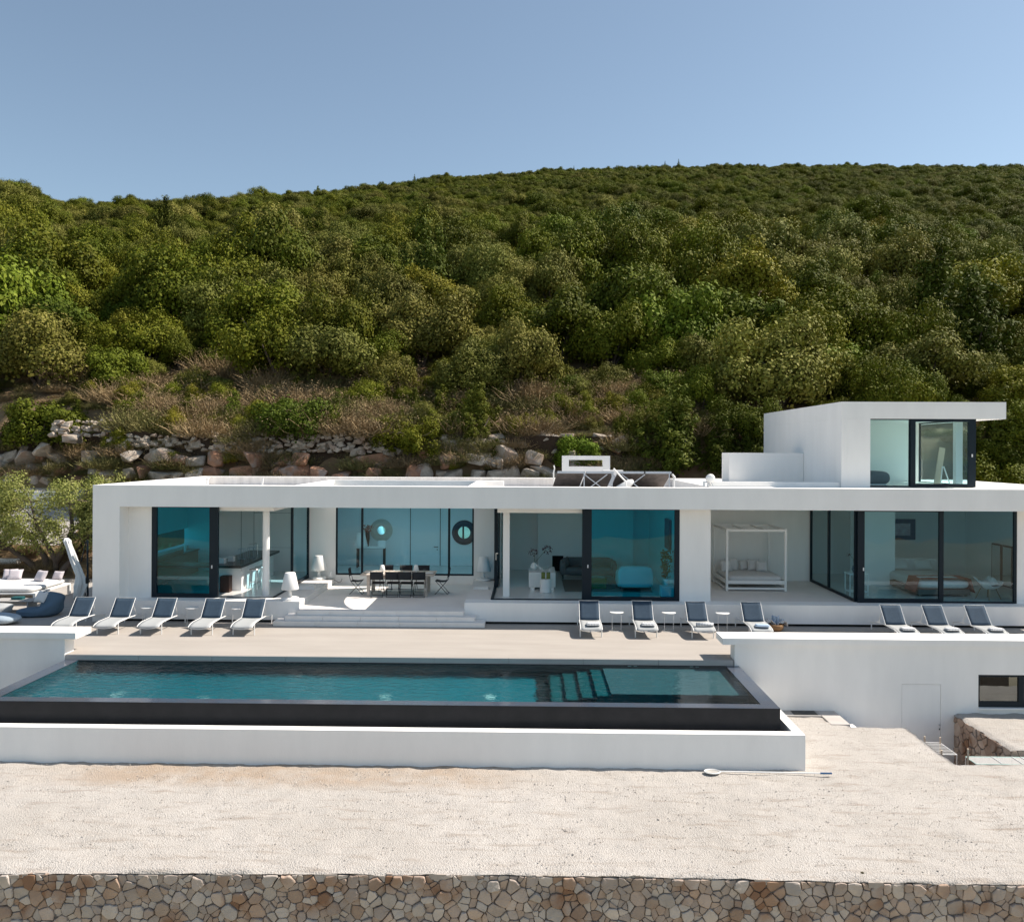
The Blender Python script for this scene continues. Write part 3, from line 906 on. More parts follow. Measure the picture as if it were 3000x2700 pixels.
for W_, pl in ((2.57, lambda u, v, d: (11.0 - d, 19.62 + u, -2.6 + v)), (5.9, lambda u, v, d: (11.0 + u, 19.62 - d, -2.6 + v))):
    sm = MB()
    for (x, y, r, poly) in power_cells(W_, 1.25, rnd, bs):
        if area(poly) > 0.02 and not (W_ > 3 and x > 2.2):
            mb = MB()
            if stone_mesh(mb, poly, pl, rnd, joint=0.012, proud=0.03): mb.build('stone', rnd.choice(['st2', 'st2', 'st2', 'st3']), bed, world=True)
        else: stone_mesh(sm, poly, pl, rnd, joint=0.006, proud=0.015)
    sm.build('chinking_stones', 'st2', bed, world=True, kind='stuff')

# ================================================================== VILLA
villa = thing('villa', 'long flat-roofed white modernist villa with glass walls and an upper bedroom block', 'villa', (0, 30, 0))
def V(mb, name, m='white', parent=None, **k): return mb.build(name, m, parent or villa, world=True, **k)
def bx(*a): return MB().box(*a)
V(bx(-13.65, 18, 26.5, 27.0, 3.6, 4.27), 'fascia')
V(bx(-13.65, -12.8, 26.5, 27.1, 0, 3.599), 'wall')
V(bx(-13.65, -13.3, 27.1, 28.0, 0, 4.27).box(-13.65, -13.3, 33.65, 35.2, 0, 4.27).box(-13.65, -13.3, 28.0, 33.65, 0, 1.65).box(-13.65, -13.3, 28.0, 33.65, 2.33, 4.27).box(-13.65, -13.3, 27.0, 27.1, 3.6, 4.27), 'side_wall')
V(bx(-12.8, -12.055, 27.1, 27.3, 0.66, 3.599), 'wall')
V(bx(-13.65, 18, 35.2, 35.5, 0, 4.25), 'back_wall', 'white_old')
V(bx(-13.65, 18, 35.16, 35.54, 4.252, 4.275), 'parapet_cap', 'white')
# plinths, floors and the black shadow gap under them
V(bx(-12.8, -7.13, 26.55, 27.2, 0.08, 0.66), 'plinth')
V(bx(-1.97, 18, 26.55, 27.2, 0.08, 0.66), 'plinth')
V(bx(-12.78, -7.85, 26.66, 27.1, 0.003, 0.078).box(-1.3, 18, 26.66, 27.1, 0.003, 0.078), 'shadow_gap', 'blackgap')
V(bx(-8.15, -7.13, 27.203, 31.5, 0.08, 0.657), 'ledge', 'terrace')
V(bx(-1.97, -1.13, 27.203, 31.5, 0.08, 0.657), 'ledge', 'terrace')
V(bx(-13.3, -8.15, 27.203, 33.1, 0.08, 0.657), 'kitchen_floor', 'floor_in')
V(bx(-8.15, -1.13, 31.502, 35.19, 0.08, 0.657), 'hall_floor', 'floor_in')
V(bx(-1.13, 4.8, 27.203, 34.0, 0.08, 0.657), 'living_floor', 'floor_in')
V(bx(4.8, 10.35, 27.203, 31.5, 0.08, 0.657), 'loggia_floor', 'terrace')
V(bx(10.35, 17, 27.203, 33.5, 0.08, 0.657), 'bedroom_floor', 'floor_in')
V(bx(-7.128, -1.972, 26.24, 31.498, 0.02, 0.45), 'dining_terrace', 'terrace')
# steps of separate stone slabs
def slabs(x0, x1, y0, y1, z0, z1, n):
    L = (x1 - x0) / n
    for k in range(n):
        V(bx(x0 + k*L + .003, x0 + (k+1)*L - .003, y0, y1, z0, z1), 'step_slab', 'step', bevel=0.006)
slabs(-7.8, -1.31, 25.97, 26.52, 0.004, 0.148, 5)
slabs(-7.47, -1.62, 26.10, 26.52, 0.151, 0.298, 5)
slabs(-7.125, -1.975, 26.21, 26.238, 0.30, 0.452, 5)
V(bx(-7.75, -7.25, 28.8, 29.3, 0.66, 0.79), 'block_step', 'step')
V(bx(-1.85, -1.35, 29.1, 29.5, 0.66, 0.74), 'block_step', 'step')
# roof and the upstands around the open court
V(bx(-13.299, -7.8, 27.003, 35.19, 3.602, 3.93), 'roof_slab', 'white_old')
V(bx(-7.8, -1.8, 33.3, 35.19, 3.603, 3.93).box(-7.8, -1.8, 31.5, 31.72, 3.603, 3.93), 'roof_slab', 'white_old')
sky_ = V(bx(-7.8, -1.8, 31.722, 31.78, 3.85, 3.93).box(-7.8, -1.8, 33.24, 33.298, 3.85, 3.93).box(-4.85, -4.78, 31.782, 33.238, 3.85, 3.93), 'skylight', 'frame')
V(bx(-7.6, -4.852, 31.782, 33.238, 3.885, 3.895).box(-4.778, -2.0, 31.782, 33.238, 3.885, 3.895), 'pane', 'opal', sky_)
V(bx(-1.8, 5.9, 27.003, 35.19, 3.602, 3.93), 'roof_slab', 'white_old')
V(bx(5.9, 18, 27.003, 35.19, 3.602, 4.25), 'roof_slab', 'white')
V(bx(-7.80, -7.6, 27.003, 33.5, 3.604, 4.215).box(-2.0, -1.802, 27.003, 33.5, 3.606, 4.215).box(-7.598, -2.002, 33.3, 33.5, 3.932, 4.212), 'court_upstand', 'white')
V(bx(-1.799, -0.95, 33.0, 33.4, 3.932, 4.205), 'roof_box', 'white')
V(bx(5.9, 10.19, 28.1, 28.3, 4.252, 4.41), 'roof_upstand')
V(bx(7.45, 10.19, 31.8, 33.0, 4.252, 5.35), 'roof_block')
# interior walls
V(bx(-13.29, -8.15, 33.1, 33.25, 0.66, 3.6), 'interior_wall', 'white_in')
V(bx(-8.3, -8.15, 31.72, 33.09, 0.66, 3.6), 'interior_wall', 'white_in')
for (a, b, z0, z1) in ((-11.2, -11.185, .66, 3.59), (-10.7, -10.69, .66, 3.59), (-9.16, -9.15, .66, 3.59), (-10.7, -9.16, 2.93, 2.94), (-10.7, -9.16, 1.58, 1.587)):
    V(bx(a, b, 33.094, 33.099, z0, z1), 'door_joint', 'fabric_grey')
V(bx(-8.15, -1.0, 35.0, 35.19, 0.66, 3.6), 'interior_wall', 'white_in')
V(bx(-1.13, -1.0, 31.72, 34.99, 0.66, 3.6), 'interior_wall', 'white_in')
V(bx(-0.99, 4.8, 34.0, 34.15, 0.66, 3.6), 'interior_wall', 'white_in')
V(bx(4.8, 5.775, 27.1, 31.5, 0.66, 3.6), 'wall')
V(bx(4.8, 5.775, 31.5, 34.15, 0.66, 3.6), 'interior_wall', 'white_in')
V(bx(5.777, 10.41, 31.5, 31.7, 0.66, 3.6), 'loggia_back_wall')
V(bx(10.42, 17.0, 33.5, 33.65, 0.66, 3.6), 'interior_wall', 'white_in')
V(bx(17.0, 17.15, 27.36, 33.65, 0.66, 3.6), 'interior_wall', 'white_in')
V(bx(11.6, 13.05, 30.6, 30.95, 0.66, 3.35), 'wardrobe_wall', 'white_in')
V(bx(10.43, 16.99, 30.55, 30.97, 3.36, 3.598), 'ceiling_bulkhead', 'white_in')
V(bx(15.37, 18, 27.15, 27.35, 0.66, 3.6), 'wall')
V(bx(10.36, 10.42, 31.502, 33.49, 0.66, 3.6), 'interior_wall', 'white_in')
# chimney breast with a black hearth
V(bx(0.393, 0.95, 33.4, 33.99, 0.66, 3.6).box(1.4, 4.1, 33.4, 33.99, 0.66, 3.6).box(0.95, 1.4, 33.4, 33.99, 1.3, 3.6), 'chimney_breast', 'white_in')
V(bx(0.951, 1.399, 33.7, 33.98, 0.66, 1.3), 'hearth', 'blackgap')
# court window wall
V(bx(-8.15, -7.13, 31.5, 31.7, 0.66, 3.6), 'wall')
V(bx(-2.0, -1.13, 31.5, 31.7, 0.66, 3.6), 'wall')
V(bx(-7.128, -2.002, 31.5, 31.7, 0.45, 0.768), 'wall')

def framed(name, x0, x1, z0, z1, y0, y1, l, r, b, t, glassm, panes=1, parent=None, mull=(), along='x', glname='pane'):
    """rectangular dark frame with a glass sheet; frame widths l r b t"""
    def q(a0, a1, c0, c1, w0, w1):
        return (a0, a1, c0, c1, w0, w1) if along == 'x' else (c0, c1, a0, a1, w0, w1)
    f = MB()
    for a in ((x0, x0+l, z0, z1), (x1-r, x1, z0, z1), (x0+l, x1-r, z0, z0+b), (x0+l, x1-r, z1-t, z1)):
        f.box(*q(a[0], a[1], y0, y1, a[2], a[3]))
    for (a0, a1) in mull: f.box(*q(a0, a1, y0 + .002, y1 - .002, z0+b, z1-t))
    fo = V(f, name, 'frame', parent)
    ym = (y0 + y1) / 2
    cuts = [x0+l] + [c for m_ in mull for c in m_] + [x1-r]
    for k in range(0, len(cuts), 2):
        for p in range(panes):
            yy = ym + (p - (panes-1)/2) * (y1-y0) * 0.5
            V(MB().box(*q(cuts[k], cuts[k+1], yy-.005, yy+.005, z0+b, z1-t)), glname, glassm, fo)
    return fo
def handle(x, y, z, parent):
    V(bx(x-.015, x+.015, y-.035, y-.002, z-.05, z+.05), 'handle', 'wplastic', parent)
ZF, ZC = 0.661, 3.598
k1 = framed('sliding_door', -12.05, -9.91, ZF, ZC, 27.10, 27.20, .16, .28, .13, .06, 'glass_deep', 2)
handle(-10.1, 27.10, 1.65, k1)
k2 = framed('sliding_door', 1.72, 4.795, ZF, ZC, 27.10, 27.22, .30, .15, .12, .06, 'glass_deep', 2)
handle(1.9, 27.10, 1.75, k2)
k3 = framed('sliding_door', 10.39, 13.06, ZF, ZC, 27.08, 27.17, .21, .13, .13, .07, 'glass_room')
handle(10.56, 27.08, 1.72, k3)
framed('window', 13.065, 15.365, ZF, ZC, 27.12, 27.20, .02, .09, .05, .02, 'glass_room')
framed('window', -7.127, -2.003, 0.77, 3.75, 31.52, 31.58, .06, .06, .06, .03, 'glass', mull=((-6.19, -6.11), (-2.96, -2.88)))
# glass leaves stacked along the sides of the court and the loggia
s1_ = framed('folding_door', 29.3, 31.49, ZF + .02, ZC, -8.19, -8.11, .07, .07, .10, .05, 'glass', along='y')
s2_ = framed('folding_door', 29.55, 31.49, ZF + .02, ZC, -1.17, -1.04, .10, .07, .10, .05, 'glass', 2, along='y')
V(MB().bar((-1.105, 29.50, 1.62), (-1.105, 29.50, 1.85), .02).bar((-1.105, 29.50, 1.85), (-1.03, 29.47, 1.85), .02), 'handle', 'chrome', s2_)
framed('window', 27.22, 31.49, ZF, ZC, 10.33, 10.41, .05, .07, .08, .03, 'glass_room', mull=((29.55, 29.66),), along='y')
# floor tracks, headers, columns
V(bx(-9.91, -8.10, 27.13, 27.22, .6605, .675).box(-8.2, -8.10, 27.22, 31.49, .6605, .675), 'door_track', 'frame')
V(bx(-1.18, 1.72, 27.12, 27.22, .6605, .69).box(-1.18, -1.08, 27.22, 31.49, .6605, .69), 'door_track', 'frame')
V(bx(-9.905, -8.30, 27.22, 27.36, 3.43, 3.60).box(-8.30, -8.16, 27.22, 31.49, 3.43, 3.60), 'header', 'white')
V(bx(-0.98, 1.718, 27.24, 27.38, 3.42, 3.60), 'header', 'white')
V(MB().lathe([(.112, .658), (.112, 3.43)], 28, (-8.56, 27.74)), 'column', 'white', smooth=False)
V(bx(-0.81, -0.60, 27.75, 27.95, .658, 3.60), 'column', 'white')
# small outlet boxes and wall lights
V(bx(-6.95, -6.85, 31.485, 31.499, .62, .70).box(-6.83, -6.75, 31.485, 31.499, .62, .70), 'power_outlet', 'wplastic')
V(bx(-1.57, -1.50, 26.54, 26.549, .22, .29), 'step_light', 'wplastic')
V(bx(-7.55, -7.48, 26.54, 26.549, .30, .37), 'step_light', 'wplastic')

# upper bedroom block
V(bx(10.2, 10.4, 28.0, 37.2, 4.252, 6.488), 'upper_wall')
V(bx(10.402, 11.13, 28.0, 28.2, 4.252, 6.488), 'upper_wall')
V(bx(10.2, 15.5, 28.0, 37.2, 6.49, 7.04), 'upper_roof')
V(bx(10.402, 14.6, 28.2, 33.0, 4.252, 4.31), 'upper_floor', 'floor_in')
V(bx(10.402, 14.40, 32.0, 32.15, 4.31, 6.488), 'upper_inner_wall', 'white_in')
V(bx(14.14, 14.36, 28.5, 28.7, 4.31, 6.488), 'upper_column', 'white_in')
V(bx(14.45, 14.6, 32.15, 37.2, 4.252, 6.488), 'upper_wall')
for (a, b, z0, z1) in ((11.9, 11.91, 4.32, 6.48), (12.4, 12.41, 4.32, 6.48), (10.6, 11.9, 6.1, 6.107)):
    V(bx(a, b, 31.992, 31.998, z0, z1), 'door_joint', 'fabric_grey')
framed('window', 11.132, 12.44, 4.27, 6.486, 28.08, 28.14, .02, .02, .04, .03, 'glass_pale')
k4 = framed('sliding_door', 12.445, 14.55, 4.27, 6.486, 28.03, 28.11, .16, .24, .11, .09, 'glass_pale')
handle(14.42, 28.03, 5.3, k4)
framed('window', 28.13, 32.0, 4.27, 6.486, 14.50, 14.56, .10, .06, .06, .05, 'glass_pale', along='y')

# roof fittings
vp = thing('roof_vent', 'short white capped vent pipe behind the front parapet near the left roof corner', 'vent', (-12.12, 32.0, 3.93))
MB().lathe([(.055, 0), (.055, .36)], 14).build('pipe', 'wmetal', vp)
MB().lathe([(.09, .36), (.095, .40), (.03, .43)], 14).build('cap', 'wmetal', vp)
tag(MB().bar((-10.05, 32, 3.93), (-10.0, 32, 4.32), .05).build('vent_pipe', 'wmetal'), 'thin white pipe standing behind the parapet right of the capped vent', 'pipe')
fr = MB()
for q in ((1.35, 3.25, 3.93, 4.775), (1.35, 3.25, 5.04, 5.20), (1.35, 1.612, 4.775, 5.04), (2.968, 3.25, 4.775, 5.04)):
    fr.box(q[0], q[1], 34.0, 34.35, q[2], q[3])
tag(fr.build('chimney_surround', 'white'), 'white rendered rooftop chimney block pierced by a long slot', 'chimney')
ac = thing('air_conditioner', 'white outdoor air conditioning unit behind the solar panels', 'air conditioner', (3.27, 33.1, 3.93))
MB().box(-.39, .39, -.15, .15, 0.02, .73).build('casing', 'wmetal', ac, bevel=.02)
MB().box(.12, .33, -.156, -.151, .60, .64).build('badge', 'galv', ac)
MB().lathe([(.24, -.01), (.22, .012)], 20).build('grille', 'galv', ac).matrix_local = Matrix.Translation((-.1, -.155, .36)) @ Matrix.Rotation(R(90), 4, 'X')
for i, (xa, lab) in enumerate(((1.02, 'leftmost solar collector on the roof, brown back sheet facing the camera'), (2.02, 'second solar collector from left on the roof, behind crossed braces'),
                              (3.12, 'third solar collector from left, behind the leaning white pipe'), (4.02, 'rightmost solar collector on the roof, next to the insulated pipe'))):
    sp_ = thing('solar_collector', lab, 'solar panel', (xa + .47, 30.0, 3.93), 0, 'solar collectors on the roof')
    MB().add([(-.47, -.28, .70), (.47, -.28, .70), (.30, .95, .02), (-.64, .95, .02), (-.47, -.24, .755), (.47, -.24, .755), (.30, 1.0, .08), (-.64, 1.0, .08)],
             [(0, 3, 2, 1), (4, 5, 6, 7), (0, 1, 5, 4), (1, 2, 6, 5), (2, 3, 7, 6), (3, 0, 4, 7)]).build('panel', 'collector', sp_)
    MB().box(-.475, .475, -.31, -.24, .69, .765).build('top_rail', 'galv', sp_)
    if i in (0, 1, 3):
        MB().bar((.0 + (.45 if i == 0 else .42 if i == 1 else .4), -.31, 0), ((.45 if i == 0 else .42 if i == 1 else .4), -.31, .70), .035).build('post', 'galv', sp_)
    if i in (0, 3):
        d_ = 1 if i == 0 else -1
        MB().bar((.45*d_, -.33, .66), (1.25*d_, -.33, .05), .03).bar((.45*d_+.8*d_, -.345, .66), (.45*d_, -.345, .05), .03).build('cross_brace', 'galv', sp_)
tag(MB().tube([(2.93, 29.4, 4.80), (3.35, 29.35, 4.35), (3.38, 29.35, 3.95)], .03, 8).build('roof_pipe', 'wmetal'), 'white pipe leaning diagonally in front of the solar collectors', 'pipe')
tk = thing('water_tank', 'white rounded water tank lying tilted between the solar collectors', 'tank', (3.32, 29.55, 3.93))
MB().tube([(-.34, .1, .04), (-.2, .1, .14), (.2, .1, .38), (.32, .1, .45)], [.05, .13, .13, .05], 14).build('tank', 'wmetal', tk, smooth=True)
tag(MB().tube([(5.02, 29.9, 4.60), (5.10, 29.9, 4.50), (5.08, 29.9, 4.30), (5.1, 29.9, 3.93)], [.035, .05, .035, .03], 8).build('insulated_pipe', 'canvas'), 'short bent insulated pipe at the right end of the solar collectors', 'pipe')
ds = thing('satellite_dish', 'small pale satellite dish on a low tripod at the roof edge', 'satellite dish', (5.95, 28.0, 4.252))
MB().lathe([(.005, .03), (.09, .02), (.155, -.015), (.15, -.025), (.005, .01)], 28).build('dish', 'wmetal', ds, smooth=True).matrix_local = Matrix.Translation((0, 0, .26)) @ Matrix.Rotation(R(97), 4, 'X')
MB().bar((0, .04, .22), (-.10, 0, 0), .018).bar((0, .04, .22), (.10, 0, 0), .018).bar((0, .04, .22), (0, .12, 0), .018).build('tripod', 'galv', ds)
jb = thing('junction_box', 'small white box beside the satellite dish on the roof', 'junction box', (5.74, 28.0, 4.252))
MB().box(-.04, .04, -.03, .03, 0, .18).build('case', 'wplastic', jb, bevel=.008)
MB().tube([(.04, 0, .12), (.09, -.01, .13), (.12, 0, .06), (.1, 0, .0)], .008, 6).build('cable', 'galv', jb)
tag(MB().tube([(1.0, 33.2, 3.93), (.98, 33.2, 4.55), (1.02, 33.2, 4.72), (.99, 33.2, 4.83)], .025, 6).build('roof_pipe', 'wmetal'), 'thin white pipe standing left of the slotted chimney block', 'pipe')

# shade sail stretched over the dining court
C4 = [(-2.50, 27.03), (-2.50, 31.45), (-7.5, 31.45), (-7.5, 27.03)]
CT = [(-3.28, 29.3), (-5.0, 30.85), (-6.75, 29.2), (-5.0, 27.75)]
cxs = (-5.0, 29.24)
vs = [(cxs[0], cxs[1], 3.86)]; 
for k in range(4):
    a, b, m_ = C4[k], C4[(k+1) % 4], CT[k]
    c_ = (2*m_[0] - (a[0]+b[0])/2, 2*m_[1] - (a[1]+b[1])/2)
    for t in range(14):
        t /= 14
        vs.append(((1-t)**2*a[0] + 2*t*(1-t)*c_[0] + t*t*b[0], (1-t)**2*a[1] + 2*t*(1-t)*c_[1] + t*t*b[1], 3.98 + 0.06*math.cos(2*math.pi*t)))
n_ = len(vs) - 1
sl = thing('shade_sail', 'pale fabric shade sail with curved edges stretched over the open dining court', 'shade sail', (-5, 29.24, 3.9))
solid(MB().add(vs, [(0, 1 + k, 1 + (k+1) % n_) for k in range(n_)]).build('sail', 'sail', sl, world=True), .008)
wm = MB()
for (x, y), (x2, y2) in zip(C4, ((-2.01, 27.01), (-2.01, 31.49), (-7.59, 31.49), (-7.59, 27.01))): wm.bar((x, y, 4.04), (x2, y2, 4.12), .015)
wm.build('wires', 'galv', sl, world=True)

# ================================================================== FURNITURE OUTSIDE
def make_lounger():
    t = thing('sun_lounger', 'lounger', 'sun lounger')
    W = .62
    def rail(x):
        pts = [(x, -.22, .26), (x, -.12, .31), (x, .10, .345), (x, .7, .35), (x, 1.2, .33), (x, 1.72, .25)]
        return MB().tube(pts, .016, 6)
    rail(-W/2).build('side_rail', 'wmetal', t); rail(W/2).build('side_rail', 'wmetal', t)
    MB().tube([(-W/2, -.22, .26), (-W/2*.6, -.225, .225), (0, -.23, .21), (W/2*.6, -.225, .225), (W/2, -.22, .26)], .012, 6).build('foot_bow', 'wmetal', t)
    for x in (-W/2, W/2):
        MB().tube([(x, 0, .34), (x, .0, 0)], .017, 6).build('leg', 'wmetal', t)
    for x in (-W/2, W/2):
        MB().tube([(x, 1.72, .25), (x, 1.70, 0)], .017, 6).build('leg', 'wmetal', t)
    MB().tube([(-W/2, 0, .20), (W/2, 0, .20)], .010, 6).tube([(-W/2, 1.7, .2), (W/2, 1.7, .2)], .010, 6).build('cross_bar', 'wmetal', t)
    def seat(u, v):
        y = -.24 + .94 * v
        z = interp(y, ((-.24, .255), (-.12, .315), (.1, .35), (.8, .355))) - .012 * math.sin(math.pi * u)
        return ((u - .5) * (W - .03), y, z)
    solid(MB().grid(seat, 6, 10).build('seat', 'sling_w', t, smooth=True), .006)
    def back(u, v):
        return ((u - .5) * (W - .03), .705 + .42 * v, .36 + .50 * v - .012 * math.sin(math.pi * u))
    solid(MB().grid(back, 6, 6).build('backrest', 'sling_b', t, smooth=True), .008)
    MB().tube([(-W/2 + .01, .70, .35), (-W/2 + .01, 1.13, .862), (W/2 - .01, 1.13, .862), (W/2 - .01, .70, .35)], .012, 6).tube([(-W/2 + .02, .98, .69), (-W/2 + .02, 1.2, .34)], .009, 5).tube([(W/2 - .02, .98, .69), (W/2 - .02, 1.2, .34)], .009, 5).build('back_frame', 'wmetal', t)
    return t
LG = make_lounger()
lounge = [(-13.55, 24.78, 'sun lounger nearest the white umbrella, at the far left of the row'),
          (-12.27, 24.70, 'sun lounger under the left corner of the villa, second from left'),
          (-11.0, 24.72, 'sun lounger between the first and second small round tables of the left group'),
          (-9.50, 24.70, 'sun lounger between the second and third small round tables of the left group'),
          (-8.28, 24.74, 'sun lounger next to the left end of the steps'),
          (1.84, 24.83, 'sun lounger with a folded white towel, first right of the steps'),
          (3.44, 24.85, 'sun lounger with a folded towel in front of the deep teal glass door'),
          (5.07, 24.80, 'sun lounger with a striped towel in front of the white pier'),
          (6.72, 24.80, 'sun lounger with a pale blue towel beside the wicker basket'),
          (10.77, 24.50, 'sun lounger with a folded towel, leftmost of the three at the right'),
          (12.02, 24.50, 'sun lounger with a folded towel, middle of the three at the right'),
          (13.27, 24.52, 'sun lounger with a folded towel, rightmost by the frame edge')]
rnd = random.Random(3)
for i, (x, y, lab) in enumerate(lounge):
    o = LG if i == 0 else dup(LG, (x, y, 0))
    o.location = (x, y, 0); o.rotation_euler = (0, 0, rnd.uniform(-.015, .015))
    o['label'] = lab; o['group'] = 'sun loungers along the villa terrace'
for i in range(5, 12):
    x, y, _ = lounge[i]
    m_ = 'towel_b' if i == 8 else 'towel'
    tw = thing('folded_towel', ['folded white towel on the first lounger right of the steps', 'folded towel on the lounger in front of the deep teal glass', 'rolled striped towel on the lounger before the white pier',
               'pale blue folded towel on the lounger by the wicker basket', 'folded towel on the leftmost lounger of the right trio', 'folded towel on the middle lounger of the right trio',
               'folded towel on the rightmost lounger of all'][i - 5], 'towel', (x + .06, y + .02, .352), rnd.uniform(-.12, .12), 'folded towels on the sun loungers')
    if i == 7:
        MB().tube([(-.25, 0, .045), (.25, 0, .045)], .05, 12).build('roll', m_, tw, smooth=True)
    else:
        superbox(.42, .26, .035, 6).build('fold', m_, tw, smooth=True)
        q = superbox(.38, .23, .03, 6).build('fold', m_, tw, smooth=True); q.location = (.01, .01, .033)
def make_side_table():
    t = thing('side_table', 't', 'side table')
    MB().lathe([(.205, .535), (.21, .545), (.205, .555)], 28).build('table_top', 'wmetal', t)
    r = .19
    MB().tube([(r*math.cos(a), r*math.sin(a), .008) for a in [R(40 + k*26) for k in range(11)]], .007, 5).build('base_ring', 'wmetal', t)
    for a in (200, 340): MB().tube([(r*math.cos(R(a)) * .75, .02 - .06, .535), (r*math.cos(R(a)) * .75, .02 - .06, .0)], .008, 5).build('leg', 'wmetal', t)
    return t
ST = make_side_table()
for i, (x, y, lab) in enumerate(((-11.68, 26.0, 'small round white side table, leftmost against the plinth'), (-10.3, 26.0, 'small round white side table, second from left against the plinth'),
        (-8.9, 26.0, 'small round white side table nearest the steps on the left'), (2.68, 25.8, 'small round white side table between the two loungers nearest the steps on the right'),
        (4.25, 25.8, 'small round white side table between teal door and white pier'), (5.86, 25.8, 'small round white side table between striped and pale blue towels'))):
    o = ST if i == 0 else dup(ST, (x, y, 0))
    o.location = (x, y, 0); o['label'] = lab; o['group'] = 'small round side tables between the loungers'

bk = thing('wicker_basket', 'round wicker basket on the deck holding striped beach towels', 'basket', (7.50, 25.95, 0))
MB().lathe([(.15, 0), (.22, .06), (.235, .16), (.215, .205), (.20, .20), (.21, .12), (.15, .02)], 28).build('basket', 'wicker', bk, smooth=True)
for s in (-1, 1): MB().tube([(s*.22, -.05, .18), (s*.27, -.05, .22), (s*.27, .05, .22), (s*.22, .05, .18)], .012, 6).build('handle', 'wicker', bk)
for i, (dx, m_, lab, a) in enumerate(((-.20, 'towel', 'striped towel draping over the left rim of the wicker basket', .9), (.0, 'towel_b', 'blue striped towel standing upright in the wicker basket', 0), (.20, 'towel', 'striped towel spilling over the right rim of the wicker basket', -.9))):
    def cl(u, v, dx=dx, i=i):
        n_ = noise.noise(Vector((u * 4, v * 4, i * 7)))
        if i == 1: return ((u-.5)*.24 + .03*n_, .05*math.sin(u*14) + .02, .14 + .30*v + .04*n_)
        s = 1 if dx > 0 else -1
        w = v * 1.3
        return (s*(.02 + .30*min(1, w)) + .02*n_, (u-.5)*.24 + .03*math.sin(u*15), .20 + .13*math.sin(min(w, 1.3)/1.3*math.pi*.9) - .16*max(0, w-.7) + .03*n_)
    o = solid(MB().grid(cl, 12, 12).build('beach_towel', m_, smooth=True), .012); o.location = (7.50, 25.95, 0)
    tag(o, lab, 'towel', 'towels in the wicker basket')

# four-post daybed in the loggia
db = thing('canopy_daybed', 'white four-post daybed with slatted open canopy in the loggia', 'daybed', (7.77, 30.2, .66))
W, D, H_, p = 1.98, 1.98, 2.06, .075
for sx in (-1, 1):
    for sy in (-1, 1): MB().box(sx*W/2 - p/2, sx*W/2 + p/2, sy*D/2 - p/2, sy*D/2 + p/2, 0, H_ + .06).build('post', 'wmetal', db)
for sy in (-1, 1):
    MB().box(-W/2 + p/2, W/2 - p/2, sy*D/2 - .03, sy*D/2 + .03, H_ - .04, H_ + .04).build('canopy_rail', 'wmetal', db)
    MB().box(-W/2 + p/2, W/2 - p/2, sy*D/2 - .025, sy*D/2 + .025, .24, .36).build('bed_rail', 'wmetal', db)
    MB().box(-W/2 + p/2, W/2 - p/2, sy*D/2 - .025, sy*D/2 + .025, .05, .12).build('low_rail', 'wmetal', db)
for sx in (-1, 1):
    MB().box(sx*W/2 - .03, sx*W/2 + .03, -D/2 + p/2, D/2 - p/2, H_ - .04, H_ + .04).build('canopy_rail', 'wmetal', db)
    MB().box(sx*W/2 - .025, sx*W/2 + .025, -D/2 + p/2, D/2 - p/2, .24, .36).build('bed_rail', 'wmetal', db)
    MB().box(sx*W/2 - .025, sx*W/2 + .025, -D/2 + p/2, D/2 - p/2, .05, .12).build('low_rail', 'wmetal', db)
for x in (-.33, .33): MB().box(x - .035, x + .035, -D/2 + .032, D/2 - .032, H_ - .02, H_ + .02).build('canopy_slat', 'wmetal', db)
MB().box(-W/2 + .05, W/2 - .05, -D/2 + .05, D/2 - .05, .27, .30).build('bed_base', 'wmetal', db)
q = superbox(1.86, 1.86, .20, 14, 40, 10).build('mattress', 'fabric', db, smooth=True); q.location = (0, 0, .30)
for i, (x, y, w, rz, lab) in enumerate(((-.72, .15, .42, .2, 'white cushion at the front left of the daybed'), (-.52, .42, .46, -.15, 'tall white cushion second from left on the daybed'), (-.34, .62, .34, .1, 'small white cushion at back left of the daybed'),
        (.02, .60, .36, .3, 'small round-looking white cushion at the middle of the daybed'), (.30, .42, .44, 0, 'white cushion right of centre on the daybed'), (.52, .18, .40, -.1, 'white cushion at the front right of the daybed'))):
    o = pillow(w, w * .95, .15).build('cushion', 'fabric', smooth=True)
    o.location = (7.77 + x, 30.2 + y, .66 + .50); o.rotation_euler = (R(-20), 0, rz)
    tag(o, lab, 'cushion', 'white cushions on the canopy daybed')

# lamps
def make_lamp(big=True):
    t = thing('garden_lamp', 'l', 'lamp')
    MB().lathe([(.255, 0), (.27, .02), (.27, .065), (.23, .085), (.06, .095)], 32).build('base', 'wplastic', t, smooth=True)
    MB().lathe([(.055, .08), (.05, .20), (.052, .34)], 20).build('stem', 'wplastic', t, smooth=True)
    MB().lathe([(.05, .335), (.265, .33), (.275, .35), (.165, .84), (.145, .86), (.02, .865)], 32).build('shade', 'wplastic', t, smooth=True)
    return t
LP = make_lamp()
for i, (x, y, z, s, lab) in enumerate(((-7.52, 26.86, .66, 1.0, 'large white plastic lamp on the ledge corner above the steps'), (-7.66, 31.15, .66, 1.02, 'large white plastic lamp left of the court window'),
        (-1.62, 31.15, .66, 1.0, 'large white plastic lamp right of the court window'), (-7.26, 31.25, .66, .30, 'tiny white lamp on the ledge beside the large lamp'))):
    o = LP if i == 0 else dup(LP, (x, y, z), scale=s)
    o.location = (x, y, z); o['label'] = lab; o['group'] = 'white plastic lamps around the court'
tag(MB().tube([(-7.42, 31.1, .67), (-7.15, 31.2, .67), (-7.1, 31.3, .60), (-6.98, 31.4, .50), (-6.9, 31.46, .55), (-6.88, 31.48, .64)], .008, 5).build('power_cord', 'black'), 'dark cord running from the tiny lamp to the wall outlet', 'cord')
